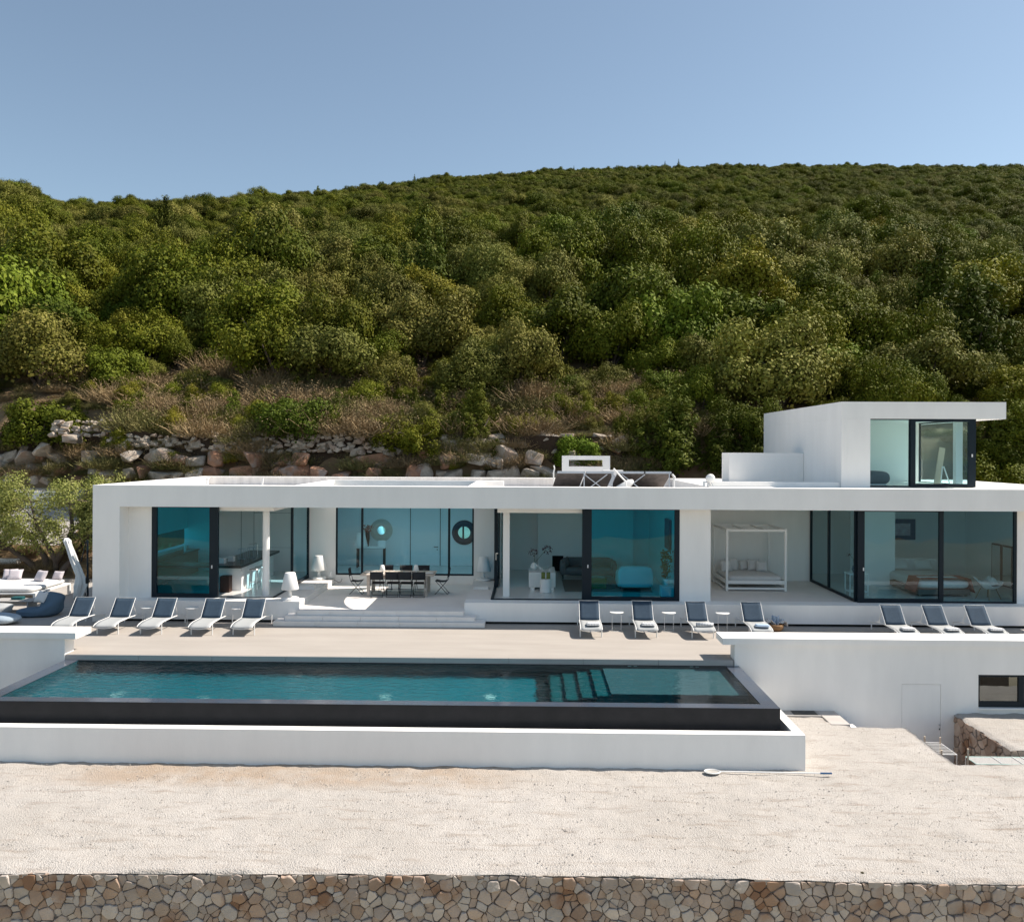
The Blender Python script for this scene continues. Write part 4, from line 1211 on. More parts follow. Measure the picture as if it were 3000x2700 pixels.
tag(MB().tube([(-1.5, 31.2, .67), (-1.35, 31.2, .68), (-1.22, 31.25, .67)], .012, 5).build('power_cord', 'black'), 'short dark cord right of the large lamp by the window', 'cord')

# dining table with things on it
dt = thing('dining_table', 'long pale teak dining table on the sunken terrace', 'table', (-4.43, 29.3, .45))
for k in range(5): MB().box(-1.25, 1.25, -.555 + k*.222 + .002, -.555 + (k+1)*.222 - .002, .695, .735).build('plank', 'tablewood', dt)
for sx in (-1, 1):
    for sy in (-1, 1): MB().box(sx*.97 - .05, sx*.97 + .05, sy*.48 - .045, sy*.48 + .045, 0, .694).build('leg', 'tablewood', dt)
MB().box(-.92, .92, -.50, -.47, .60, .694).build('apron', 'tablewood', dt); MB().box(-.92, .92, .47, .50, .60, .694).build('apron', 'tablewood', dt)
def make_chair():
    t = thing('folding_chair', 'c', 'chair')
    w = .215
    for s in (-1, 1):
        x = s*w
        MB().tube([(x, .20, 0), (x, -.20, .46), (x, -.24, .62), (x, -.28, .88)], .009, 6).build('side_frame', 'black', t)
        MB().tube([(x*.9, -.24, 0), (x*.9, .17, .45)], .009, 6).build('leg', 'black', t)
    MB().tube([(-w, .20, .012), (w, .20, .012)], .008, 5).tube([(-w*.9, -.24, .012), (w*.9, -.24, .012)], .008, 5).tube([(-w, -.02, .25), (w, -.02, .25)], .007, 5).build('cross_bar', 'black', t)
    def seat(u, v): return ((u-.5)*2*w*.97, -.20 + .40*v, .455 - .03*math.sin(math.pi*v) + .01*(v))
    solid(MB().grid(seat, 4, 6).build('seat', 'sling_k', t, smooth=True), .008)
    def back(u, v): return ((u-.5)*2*w*.97, -.25 - .035*v - .02*math.sin(math.pi*u), .60 + .27*v)
    solid(MB().grid(back, 6, 4).build('backrest', 'sling_k', t, smooth=True), .008)
    return t
CH = make_chair()
chairs = [(-5.08, 28.83, 0, 'black sling folding chair, leftmost of the four on the near side of the table'), (-4.58, 28.85, 0, 'black sling folding chair, second from left on the near side'),
          (-4.12, 28.83, 0, 'black sling folding chair, third from left on the near side'), (-3.66, 28.84, 0, 'black sling folding chair, rightmost of the four on the near side'),
          (-5.88, 29.35, -90, 'black folding chair at the left end of the dining table'), (-2.98, 29.45, 90, 'black folding chair at the right end of the dining table'),
          (-5.0, 29.95, 180, 'black folding chair on the far side behind the left table lamp'), (-4.3, 29.97, 182, 'black folding chair on the far side just right of the glass globe'),
          (-3.72, 29.95, 180, 'black folding chair on the far side behind the right table lamp')]
for i, (x, y, a, lab) in enumerate(chairs):
    o = CH if i == 0 else dup(CH, (x, y, .45))
    o.location = (x, y, .45); o.rotation_euler = (0, 0, R(a + (3 * math.sin(i * 2.1)))); o['label'] = lab; o['group'] = 'black folding chairs round the dining table'
TZ = .45 + .735
tl = thing('table_lamp', 'small white table lamp on the left half of the dining table', 'lamp', (-5.02, 29.35, TZ), 0, 'small lamps on the dining table')
MB().lathe([(.055, 0), (.06, .01), (.015, .02), (.015, .10)], 16).build('foot', 'wplastic', tl, smooth=True)
MB().lathe([(.095, .06), (.10, .065), (.06, .25), (.02, .255)], 20).build('shade', 'wplastic', tl, smooth=True)
dup(tl, (-3.86, 29.40, TZ), label='small white table lamp on the right half of the dining table')
gv = tag(MB().lathe([(.04, 0), (.12, .04), (.155, .14), (.13, .23), (.07, .275), (.065, .27), (.12, .225), (.145, .14), (.11, .05), (.03, .012)], 24).build('glass_globe_vase', 'glass_clear', smooth=True),
         'round clear glass vase between the two table lamps', 'vase'); gv.location = (-4.48, 29.4, TZ)
rim = MB().lathe([(.145, 0), (.155, .012), (.10, .006)], 24)
pm = rim.mesh('plate', 'wplastic', True)
for i, (x, y, lab) in enumerate(((-5.05, 28.98, 'white plate before the leftmost near chair'), (-4.58, 28.98, 'white plate before the second near chair'), (-4.10, 29.0, 'white plate before the third near chair'),
        (-3.66, 28.98, 'white plate before the rightmost near chair'), (-5.48, 29.3, 'plate on a placemat at the left end of the table'), (-3.38, 29.2, 'plate on a placemat at the right end of the table'))):
    o = bpy.data.objects.new('plate', pm); COL.objects.link(o); o.location = (x, y, TZ + .006)
    tag(o, lab, 'plate', 'plates set on the dining table')
    pmat = MB().lathe([(.185, 0), (.185, .005)], 24).build('placemat', 'rug', o); pmat.location = (0, 0, -.005)
gm = MB().lathe([(.03, 0), (.035, .09), (.032, .09), (.027, .01)], 12).mesh('tumbler', 'glass_clear', True)
for i, (x, y) in enumerate(((-5.2, 29.2), (-4.75, 29.15), (-4.25, 29.2), (-3.75, 29.15), (-5.2, 29.65), (-3.6, 29.6))):
    o = bpy.data.objects.new('tumbler', gm); COL.objects.link(o); o.location = (x, y, TZ)
    tag(o, 'clear drinking glass standing among the plates on the table', 'glass', 'drinking glasses on the dining table')

# ------------------------------------------------------------------ left patio
ob = thing('outdoor_bed', 'wide white outdoor bed with pale mattress beside the tree', 'outdoor bed', (-18.6, 30.3, 0))
for x in (-1.4, 1.55):
    for y in (-1.1, 1.1): MB().box(x-.045, x+.045, y-.045, y+.045, 0, .36).build('leg', 'wmetal', ob)
MB().box(-1.445, 1.595, -1.145, 1.145, .361, .41).build('frame', 'wmetal', ob)
q = superbox(2.9, 2.2, .18, 14, 40, 10).build('mattress', 'fabric', ob, smooth=True); q.location = (0.02, 0, .41)
for i, (x, y, w, rz, lab, m_) in enumerate(((-18.85, 30.95, .52, .1, 'lilac cushion leaning at the left of the outdoor bed', 'fabric_lilac'), (-17.75, 30.6, .55, -.5, 'pale lilac cushion tilted at the right of the outdoor bed', 'fabric_lilac'), (-17.35, 31.1, .42, -.2, 'dappled cushion at the far right corner of the outdoor bed', 'fabric_lilac'), (-19.15, 31.15, .5, .2, 'lilac cushion half hidden behind the left cushion', 'fabric_lilac'))):
    o = pillow(w, w*.8, .17).build('cushion', m_, smooth=True); o.location = (x, y, .58); o.rotation_euler = (R(-28), 0, rz)
    tag(o, lab, 'cushion', 'cushions on the outdoor bed')
def bag(L, Wd, H1, H2):
    mb = MB()
    def fn(u, v):
        a = u * 2 * math.pi; x = math.cos(a); y = math.sin(a)
        h = v
        back = max(0, x)
        r = (1 - (2*h - .85)**4 * .35)
        hh = (H1 + (H2 - H1) * back ** 1.5) * h
        wr = 1 + .05 * noise.noise(Vector((x * 2, y * 2, h * 3)))
        sh = .12 * back * h
        k = 0.0 if v >= .999 else 1
        if v > .8: r *= math.cos((v - .8) / .2 * math.pi / 2) ** .5
        return (x * L / 2 * r * wr + sh, y * Wd / 2 * r * wr, hh)
    return mb.grid(fn, 28, 14)
bb = thing('bean_bag', 'slate blue bean bag lounger with raised back on the patio', 'bean bag', (-15.85, 27.4, .01), R(22))
bag(1.35, .95, .26, .78).build('cover', 'fabric_blue', bb, smooth=True)
o = pillow(.46, .42, .16).build('cushion', 'fabric', smooth=True); o.location = (-15.85, 27.35, .42); o.rotation_euler = (R(-35), 0, R(-20)); tag(o, 'off white cushion lying on the slate blue bean bag', 'cushion')
b2 = thing('floor_cushion', 'flat pale blue floor cushion behind the left white wall', 'floor cushion', (-16.6, 26.1, .01), R(-12))
superbox(1.9, .9, .30, 3, 28, 10).build('cover', 'fabric_ltblue', b2, smooth=True)
b3 = thing('bean_bag', 'pale grey bean bag under the edge of the coffee table', 'bean bag', (-17.35, 27.5, .01), R(10))
bag(.9, .8, .30, .36).build('cover', 'sling_w', b3, smooth=True)
ct = thing('coffee_table', 'low grey coffee table with books on it left of the bean bag', 'coffee table', (-17.0, 28.15, 0))
MB().box(-.75, .62, -.3, .3, .34, .37).build('table_top', 'concrete', ct, bevel=.01)
for x in (-.7, .45): MB().box(x, x + .04, -.27, .27, 0, .339).build('leg', 'concrete', ct)
for k, (a, z) in enumerate(((.05, 0), (-.08, .032), (.12, .062))):
    o = MB().box(-.17, .17, -.12, .12, 0, .028).build('book', 'books'); o.location = (-17.0, 28.15, .3705 + z); o.rotation_euler = (0, 0, a)
    tag(o, ['bottom teal book in the stack on the coffee table', 'middle teal book in the stack on the coffee table', 'top teal book in the stack on the coffee table'][k], 'book', 'books on the coffee table')
um = thing('cantilever_umbrella', 'closed white cantilever umbrella hanging beside its dark pole', 'umbrella', (-15.67, 30.1, 0))
MB().tube([(0, 0, 0), (-.02, 0, 2.16)], .035, 10).build('pole', 'frame', um)
MB().tube([(-.05, 0, 2.15), (-.25, 0, 1.38)], .02, 8).build('arm', 'frame', um)
MB().tube([(.0, -.04, .62), (.0, -.04, .82)], .06, 10).tube([(-.08, -.03, .72), (.1, -.03, .70)], .02, 6).build('crank', 'black', um)
MB().tube([(-.04, 0, .1), (-.16, 0, .42)], .02, 6).tube([(-.10, .02, .08), (-.24, .02, .50)], .012, 6).build('strut', 'black', um)
def canopy(u, v):
    a = u * 2 * math.pi
    cxn = interp(v, ((0, -.77), (.08, -.73), (.38, -.50), (.63, -.27), (.75, -.23), (1, -.33))) 
    r = interp(v, ((0, .05), (.015, .10), (.06, .135), (.09, .10), (.38, .11), (.63, .12), (.78, .19), (1, .13)))
    f = 1 + .34 * math.sin(a * 5 + v * 3) * min(1, v * 3) + .16 * math.sin(a * 9 + v * 5)
    low = .10 * math.sin(a * 3 + 1) * max(0, v - .8) * 5
    return (cxn + r * math.cos(a) * f, r * math.sin(a) * f, 2.22 - 2.12 * v + low)
solid(MB().grid(canopy, 48, 24).build('canopy', 'canvas', um, smooth=True), .006)
bq = thing('outdoor_fireplace', 'white rendered outdoor barbecue wall with a grey rounded opening', 'barbecue', (-23.2, 36.2, 0))
MB().box(-2.0, 1.25, 0, .5, 0, .09).box(-2.0, 1.25, 0, .5, .33, .62).box(1.11, 1.25, 0, .5, .09, .33).box(-2.0, -.2, 0, .5, .09, .33).build('wall', 'white', bq)
MB().box(-.199, 1.109, .3, .49, .091, .329).build('opening', 'concrete', bq)
tag(bx(-38, -23.45, 42.0, 42.4, 1.4, 3.05).add([(-38, 42.0, 3.05), (-23.45, 42.0, 3.05), (-23.45, 42.4, 3.05), (-38, 42.4, 3.05), (-38, 42, 3.0), (-23.45, 42, 3.27), (-23.45, 42.4, 3.27), (-38, 42.4, 3.0)],
    [(0, 1, 5, 4), (1, 2, 6, 5), (2, 3, 7, 6), (4, 5, 6, 7)]).build('garden_wall', 'white'), 'white garden wall on the drive behind the tree at the left', 'wall')
o = MB().box(-.28, .28, -.02, .02, -.11, .11).build('hanging_lantern', 'canvas', bevel=.05); o.location = (-19.3, 36.0, 2.0 - .28)
tag(o, 'pale oblong lantern hanging from a branch of the olive tree', 'lantern')

# pool net on the gravel
pn = thing('pool_net', 'white pool skimmer net with long pole and blue grip on the gravel', 'pool net', (3.85, 17.82, -1.27))
pts = [(.16*math.cos(a), .12*math.sin(a), .03) for a in [2*math.pi*k/18 for k in range(19)]]
MB().tube(pts, .014, 6, cap=False).build('net_rim', 'wmetal', pn)
def netf(u, v): a = u*2*math.pi; r = v; return (.155*r*math.cos(a), .115*r*math.sin(a), .03 - .02*(1-r*r) + .01*noise.noise(Vector((u*5, v*5, 0))))
MB().grid(netf, 18, 5).build('net', 'netcloth', pn, smooth=True)
MB().tube([(.16, 0, .035), (2.22, -.03, .03)], .014, 8).build('pole', 'wmetal', pn)
MB().tube([(2.22, -.03, .03), (2.46, -.03, .03)], .018, 8).build('grip', 'bluegrip', pn)

# laundry racks in the sunken court
def rack(name, x0, x1, y0, y1, z, m_, lab, wires, cross, zl):
    t = thing(name, lab, 'drying rack', ((x0+x1)/2, (y0+y1)/2, zl), 0, 'laundry drying racks')
    def T(mb, n, mm): return mb.build(n, mm, t, world=True)
    fm = MB()
    for a, b in (((x0, y0), (x1, y0)), ((x0, y1), (x1, y1)), ((x0, y0), (x0, y1)), ((x1, y0), (x1, y1))): fm.tube([(*a, z), (*b, z)], .012, 6)
    T(fm, 'frame', m_)
    for k in range(wires):
        y = y0 + (y1 - y0) * (k + 1) / (wires + 1); T(MB().tube([(x0, y, z), (x1, y, z)], .005, 4), 'wire', 'wmetal')
    for xx in cross: T(MB().tube([(xx, y0, z+.01), (xx, y1, z+.01)], .010, 5), 'cross_bar', 'wmetal')
    for xx, yy in ((x0, y0), (x0, y1), (x1, y0), (x1, y1)): T(MB().tube([(xx, yy, z), (xx, yy, zl)], .012, 6), 'leg', 'wmetal')
    return t
rack('drying_rack', 9.92, 12.6, 19.05, 19.5, -1.47, 'mint', 'mint framed laundry rack in the sunken court at the right edge', 9, (10.5, 10.95, 11.15, 12.0), -2.6)
rack('drying_rack', 9.45, 9.97, 20.0, 20.8, -1.60, 'wmetal', 'small white laundry rack half hidden behind the gravel edge', 7, (), -2.6)
for (x, y, z, lab) in ((9.60, 20.8, -1.45, 'pale wooden stake at the far left of the sunken court'), (9.95, 20.75, -1.45, 'pale wooden stake behind the small laundry rack'), (9.62, 20.0, -1.5, 'pale wooden stake at the near left of the small rack'), (9.87, 19.3, -1.22, 'tallest pale wooden stake at the corner of the mint rack')):
    tag(MB().tube([(x, y, -2.6), (x, y, z)], .022, 6).build('wooden_stake', 'peg'), lab, 'stake', 'wooden stakes by the laundry racks')

# ================================================================== FURNITURE INSIDE
isl = thing('kitchen_island', 'kitchen island with black worktop and white body near the corner column', 'kitchen island', (-10.0, 29.5, .66))
MB().box(-10.55, -9.42, 27.85, 32.2, 1.50, 1.58).build('worktop', 'worktop', isl, world=True)
MB().box(-10.45, -9.62, 28.5, 32.1, .66, 1.498).build('body', 'white_in', isl, world=True)
MB().box(-12.6, -10.55, 27.85, 28.7, 1.50, 1.578).build('worktop', 'worktop', isl, world=True)
kc = thing('kitchen_counter', 'dark topped counter along the left kitchen wall behind glass', 'counter', (-13, 30, .66))
MB().box(-13.29, -12.75, 28.2, 32.9, 1.50, 1.55).build('worktop', 'worktop', kc, world=True)
MB().box(-13.29, -12.8, 28.2, 32.9, .66, 1.498).build('body', 'rug', kc, world=True)
def make_stool():
    t = thing('bar_stool', 's', 'stool')
    MB().lathe([(.02, .655), (.17, .65), (.18, .665), (.15, .68), (.02, .67)], 24).build('seat', 'chrome', t, smooth=True)
    for k in range(4):
        a = R(45 + 90*k); MB().tube([(.12*math.cos(a), .12*math.sin(a), .65), (.21*math.cos(a), .21*math.sin(a), 0)], .013, 6).build('leg', 'chrome', t)
    MB().tube([(.175*math.cos(R(45+90*k)), .175*math.sin(R(45+90*k)), .25) for k in range(5)], .009, 5).build('foot_ring', 'chrome', t)
    return t
SK = make_stool()
for i, (y, lab) in enumerate(((28.9, 'metal bar stool nearest the open door'), (29.5, 'metal bar stool second from the open door'), (30.15, 'metal bar stool farthest back along the island'))):
    o = SK if i == 0 else dup(SK, (0, 0, 0))
    o.location = (-9.32 - .08*i*0, y, .66); o['label'] = lab; o['group'] = 'metal stools at the kitchen island'
tag(MB().box(-10.22, -9.90, 28.1, 28.4, .66, 1.20).build('wooden_box', 'brownbox', bevel=.01), 'tall dark brown box standing on the kitchen floor by the stools', 'box')
for (x, y, lab) in ((-10.25, 28.45, 'nearer pale cube candle on the black worktop'), (-10.12, 28.95, 'farther pale cube candle on the black worktop')):
    tag(MB().box(x-.10, x+.10, y-.1, y+.1, 1.581, 1.75).build('cube_candle', 'fabric', bevel=.008), lab, 'candle', 'cube candles on the kitchen island')
for (x, y, lab) in ((-9.98, 29.6, 'left metal frame lantern on the kitchen island'), (-9.78, 30.0, 'right metal frame lantern on the kitchen island')):
    ln = thing('lantern', lab, 'lantern', (x, y, 1.58), 0, 'frame lanterns on the kitchen island')
    fm = MB()
    for sx in (-1, 1):
        for sy in (-1, 1): fm.bar((sx*.1, sy*.1, 0), (sx*.1, sy*.1, .36), .012)
    for z in (.006, .36):
        for a, b in (((-.1,-.1), (.1,-.1)), ((.1,-.1), (.1,.1)), ((.1,.1), (-.1,.1)), ((-.1,.1), (-.1,-.1))): fm.bar((*a, z), (*b, z), .012)
    fm.build('frame', 'galv', ln)
    MB().lathe([(.06, .01), (.065, .2), (.04, .25), (.035, .25), (.055, .19), (.05, .02)], 14).build('glass_jar', 'glass_clear', ln, smooth=True)
tag(MB().tube([(-9.85, 30.9, 1.58), (-9.85, 30.9, 1.95), (-9.88, 30.8, 2.0), (-10.1, 30.7, 1.97), (-10.1, 30.7, 1.9)], .015, 8).build('kitchen_tap', 'chrome'), 'curved metal tap rising behind the lanterns', 'tap')
tag(MB().lathe([(.05, 0), (.05, .22), (.04, .22), (.04, .01)], 14).build('steel_canister', 'chrome'), 'steel canister on the counter behind blue glass', 'canister').location = (-12.95, 32.0, 1.55)

# hall seen through the court window
def ring(loc, ro, ri, mf, mi, lab):
    t = thing('round_mirror', lab, 'mirror', loc)
    prof = [(ri, .0), (ri, .03), ((ri+ro)/2, .06), (ro, .035), (ro, 0)]
    n = 48; mb = MB(); vs = []; fs = []
    for r, d_ in prof:
        for k in range(n): a = 2*math.pi*k/n; vs.append((r*math.cos(a), -d_, r*math.sin(a)))
    for i in range(len(prof)-1):
        for k in range(n): fs.append((i*n+k, i*n+(k+1) % n, (i+1)*n+(k+1) % n, (i+1)*n+k))
    mb.add(vs, fs).build('frame', mf, t)
    mb = MB(); mb.add([(ri*math.cos(2*math.pi*k/n), -.012, ri*math.sin(2*math.pi*k/n)) for k in range(n)] + [(ri*math.cos(2*math.pi*k/n), -.002, ri*math.sin(2*math.pi*k/n)) for k in range(n)],
        [tuple(range(n)), tuple(range(n, 2*n))[::-1]] + [(k, (k+1) % n, (k+1) % n + n, k + n) for k in range(n)]).build('mirror_glass', mi, t)
ring((-6.03, 34.99, 2.10), .46, .17, 'woodring', 'mirror', 'round pale wooden mirror ring on the left of the hall wall')
ring((-2.62, 34.99, 2.03), .505, .25, 'blue_paint', 'mirror', 'round navy framed mirror on the right of the hall wall')
for (x, z0, z1) in ((-4.85, .66, 3.59), (-3.62, .66, 3.59)):
    V(bx(x, x + .03, 34.985, 34.999, z0, z1), 'door_joint', 'fabric_grey')
V(MB().box(-3.86, -3.70, 34.93, 34.95, 1.42, 1.445).box(-3.72, -3.69, 34.95, 34.999, 1.42, 1.445), 'door_handle', 'black')
V(bx(-3.74, -3.71, 34.97, 34.999, 1.30, 1.34), 'door_lock', 'black')
cn = thing('console_table', 'narrow console table with dark legs under the wooden mirror', 'console table', (-5.95, 34.4, .66))
MB().box(-.98, .18, -.2, .2, .78, .84).build('top', 'white_in', cn); MB().box(-.98, .18, -.203, -.2, .77, .78).build('edge', 'black', cn)
for x in (-.95, .12): MB().box(x, x+.05, -.18, -.13, 0, .78).build('leg', 'black', cn); MB().box(x, x+.05, .13, .18, 0, .78).build('leg', 'black', cn)
cl_ = thing('console_lamp', 'white shaded lamp on the left of the console table', 'lamp', (-6.75, 34.3, 1.50))
MB().lathe([(.1, 0), (.1, .02), (.02, .03), (.02, .14)], 20).build('foot', 'wplastic', cl_); MB().lathe([(.28, .02), (.285, .04), (.17, .55), (.05, .555)], 28).build('shade', 'wplastic', cl_, smooth=True)
fv = thing('flower_vase', 'tall dark vase of pink flowers in the hall', 'vase', (-6.50, 34.45, 1.5))
MB().lathe([(.05, 0), (.09, .3), (.085, .62), (.07, .62), (.05, .1)], 16).build('vase', 'black', fv, smooth=True)
def blossoms(parent, pts, s, m_, rnd, name='blossom'):
    mb = MB()
    for p in pts:
        for _ in range(7):
            c = Vector(p) + Vector((rnd.gauss(0, s), rnd.gauss(0, s), rnd.gauss(0, s)))
            e = Vector((rnd.gauss(0, 1), rnd.gauss(0, 1), rnd.gauss(0, 1))).normalized() * s * .8; f = e.orthogonal().normalized() * s * .8
            mb.add([c - e, c - f, c + e, c + f], [(0, 1, 2, 3)])
    return mb.build(name, m_, parent)
rnd = random.Random(8)
blossoms(fv, [(rnd.uniform(-.15, .15), rnd.uniform(-.1, .1), rnd.uniform(.62, .85)) for _ in range(16)], .035, 'terracotta', rnd)
tag(MB().box(-6.05, -5.75, 34.35, 34.38, 1.501, 1.75).build('picture_frame', 'white_in'), 'small pale picture standing on the console table', 'picture')

# living room
wt = thing('white_trunk_table', 'white leather-like block table on chrome feet in the living room', 'table', (.49, 29.9, .66))
MB().box(-.46, .46, -.75, .75, .07, .59).build('body', 'wplastic', wt, bevel=.03)
for x in (-.40, .26):
    for y in (-.72, .58): MB().box(x, x+.14, y, y+.14, 0, .069).build('foot', 'chrome', wt)
vz = thing('flower_vase', 'round white vase holding dark red orchids on the white block table', 'vase', (.22, 29.9, 1.252))
MB().lathe([(.07, 0), (.13, .08), (.12, .17), (.05, .24), (.04, .24), (.1, .16), (.06, .02)], 20).build('vase', 'wplastic', vz, smooth=True)
MB().tube([(0, 0, .2), (.02, 0, .5), (-.08, 0, .62)], .006, 5).tube([(0, 0, .2), (.25, 0, .5), (.42, 0, .7)], .006, 5).build('stem', 'stem', vz)
blossoms(vz, [(-.05 + .12*math.cos(k), .05*math.sin(k*2), .60 + .08*math.sin(k)) for k in range(8)] + [(.45 + .13*math.cos(k), .05*math.sin(k*2), .68 + .1*math.sin(k)) for k in range(10)], .03, 'leaf_flower_r', rnd)
rt = thing('drum_table', 'round white drum table near the living room threshold', 'side table', (.595, 28.65, .66))
MB().lathe([(.185, 0), (.19, .01), (.19, .44), (.18, .45)], 32).build('drum', 'wplastic', rt, smooth=False)
for dx, lab in ((-.08, 'left green glass vase of white orchids on the drum table'), (.09, 'right green glass vase of white orchids on the drum table')):
    g_ = thing('green_vase', lab, 'vase', (.595 + dx, 28.65, 1.111), 0, 'green glass vases on the drum table')
    MB().box(-.065, .065, -.065, .065, 0, .22).build('vase', 'green_glass', g_, bevel=.02)
    MB().tube([(0, 0, .2), (0, 0, .36), (dx*1.2, 0, .42)], .005, 5).build('stem', 'stem', g_)
    blossoms(g_, [(-.20 + .22*k/9 if dx < 0 else .03 + .07*math.sin(k), .03*math.sin(k*3), (.45 - .2*k/9) if dx < 0 else .08 + .25*k/9) for k in range(10)], .022, 'leaf_flower_w', rnd)
def sofa(name, lab, loc, w, d_, m_, rz=0, h=.72):
    t = thing(name, lab, 'sofa' if w > 1.3 else 'armchair', loc, rz)
    superbox(w, d_, .30, 8).build('seat', m_, t, smooth=True).location = (0, 0, .12)
    superbox(w, .26, h - .12, 8).build('backrest', m_, t, smooth=True).location = (0, d_/2 - .1, .12)
    for s in (-1, 1): superbox(.2, d_, .5, 8).build('armrest', m_, t, smooth=True).location = (s*(w/2 - .1), 0, .12)
    for sx in (-1, 1):
        for sy in (-1, 1): MB().tube([(sx*(w/2-.1), sy*(d_/2-.1), .14), (sx*(w/2-.1), sy*(d_/2-.1), 0)], .02, 6).build('leg', 'black', t)
    return t
sofa('sofa', 'dark grey sofa in front of the hearth, cut off by the teal glass', (2.25, 32.0, .66), 2.1, .95, 'fabric_grey')
o = pillow(.42, .4, .16).build('cushion', 'fabric_grey', smooth=True); o.location = (1.50, 31.95, 1.05); o.rotation_euler = (R(-15), 0, R(70)); tag(o, 'grey cushion against the left arm of the sofa', 'cushion')
sofa('armchair', 'white armchair seen through the deep teal glass', (3.65, 29.4, .66), 1.2, .95, 'wplastic', R(180), .85)
tag(MB().box(1.25, 4.2, 28.8, 31.4, .6605, .672).build('rug', 'rug'), 'taupe rug on the living room floor before the sofa', 'rug')
tag(MB().box(2.1, 2.7, 29.3, 29.9, .672, 1.05).build('pouf', 'green_glass', bevel=.03), 'green cube pouf behind the teal glass door', 'pouf')
tag(MB().box(4.70, 4.78, 28.6, 29.5, 2.1, 3.1).build('wall_picture', 'blue_paint'), 'dark picture on the right wall behind teal glass', 'picture')
tag(MB().box(4.35, 4.75, 27.9, 28.3, .662, 1.0).build('white_cube', 'wplastic', bevel=.01), 'white cube side table at the lower right of the teal glass', 'side table')
pt = thing('potted_plant', 'leafy plant in the corner behind the teal glass', 'plant', (4.55, 28.2, 1.0))
MB().lathe([(.08, 0), (.1, .2), (.09, .2), (.07, .02)], 14).build('pot', 'wplastic', pt)
blossoms(pt, [(rnd.uniform(-.12, .12), rnd.uniform(-.12, .12), rnd.uniform(.25, 1.1)) for _ in range(40)], .05, 'leaf_bright', rnd, 'foliage')

# bedroom
bd = thing('double_bed', 'double bed with pale headboard and white bedding in the lower bedroom', 'bed', (13.72, 29.5, .66))
superbox(1.75, 2.5, .34, 10, 32).build('mattress', 'fabric', bd, smooth=True).location = (0, .1, .22)
MB().box(-.85, .85, -1.1, 1.3, .05, .22).build('bed_base', 'rug', bd)
MB().box(-.95, .95, 1.38, 1.46, .1, .95).build('headboard', 'fabric', bd, bevel=.03)
for sx in (-1, 1):
    for sy in (-1, 1): MB().box(sx*.75-.04, sx*.75+.04, sy*1.0-.04, sy*1.0+.04, 0, .05).build('leg', 'walnut', bd)
for x in (-.42, .42):
    o = pillow(.65, .42, .2).build('cushion', 'fabric', smooth=True); o.location = (13.72 + x, 30.7, 1.22); o.rotation_euler = (R(-35), 0, 0)
    tag(o, ('left' if x < 0 else 'right') + ' white pillow against the pale headboard', 'pillow', 'pillows on the lower bed')
def drape(x0, x1, y0, y1, zt, drop):
    def f(u, v):
        x = x0 - .12 + (x1 - x0 + .24) * u; over = max(0, x0 + .02 - x, x - x1 + .02)
        z = zt if over <= 0 else zt - drop * min(1, over / .12) 
        y = y0 + (y1 - y0) * v
        return (x, y, z + .012 * noise.noise(Vector((x * 5, y * 5, 1))))
    return MB().grid(f, 40, 10)
solid(drape(12.86, 14.58, 28.32, 29.15, 1.245, .45).build('throw_blanket', 'terracotta', smooth=True), .012)
tb = bpy.data.objects['throw_blanket']; tag(tb, 'terracotta throw across the foot of the lower bed', 'blanket')
solid(drape(12.95, 14.2, 28.45, 28.75, 1.27, .35).build('folded_sheet', 'fabric', smooth=True), .012)
tag(bpy.data.objects['folded_sheet'], 'white folded strip lying over the terracotta throw', 'blanket')
pc = thing('framed_picture', 'navy framed picture hanging above the lower bed', 'picture', (14.55, 33.49, 2.0))
MB().box(-.5, .5, -.04, -.005, 0, .8).build('frame', 'blue_paint', pc); MB().box(-.3, .3, -.045, -.041, .16, .64).build('print', 'art', pc)
bc = thing('bedroom_chair', 'beige shell chair with wooden legs holding white clothes', 'chair', (14.95, 28.0, .66), R(25))
def shell(u, v):
    x = (u-.5)*.72; y = -.28 + .55*v
    return (x, y, .42 - .10*math.sin(math.pi*min(1, v*1.3)) * (1-abs(2*u-1)**2) + .28*max(0, v-.6)*2.5*.5 + .16*abs(2*u-1)**3)
solid(MB().grid(shell, 14, 12).build('seat', 'fabric', bc, smooth=True), .03)
for sx in (-1, 1):
    for sy in (-1, 1): MB().tube([(sx*.17, sy*.14, .34), (sx*.28, sy*.24, 0)], .016, 6).build('leg', 'walnut', bc)
def cloth(u, v): return ((u-.5)*.5, (v-.5)*.4, .22*math.exp(-((u-.6)**2+(v-.5)**2)*9) + .05*noise.noise(Vector((u*6, v*6, 2))))
o = MB().grid(cloth, 16, 12).build('white_clothes', 'fabric', smooth=True); o.location = (15.05, 28.0, 1.12); solid(o, .02); tag(o, 'heap of white clothes on the beige bedroom chair', 'clothes')
mr_ = thing('standing_mirror', 'tall navy framed double mirror against the right bedroom wall', 'mirror', (16.9, 30.7, .67))
for y in (-.66, .03):
    MB().box(-.05, .04, y, y+.62, 0, 1.45).build('frame', 'blue_paint', mr_); MB().box(-.056, -.051, y+.05, y+.57, .05, 1.40).build('mirror_glass', 'mirror', mr_)
bt = thing('bedside_table', 'small white table with a vase by the side glass of the bedroom', 'table', (10.95, 28.6, .66))
MB().box(-.35, .3, -.25, .25, .70, .74).build('top', 'wplastic', bt); MB().box(-.33, .28, -.23, .23, .12, .14).build('shelf', 'wplastic', bt)
for x in (-.33, .26):
    for y in (-.23, .2): MB().box(x, x+.03, y, y+.03, 0, .699).build('leg', 'wplastic', bt)
v5 = thing('flower_vase', 'small dark vase with a curving stem in the bedroom corner', 'vase', (10.85, 28.6, 1.401))
MB().lathe([(.04, 0), (.08, .1), (.05, .22), (.04, .22), (.06, .1), (.03, .01)], 16).build('vase', 'fabric_blue', v5, smooth=True)
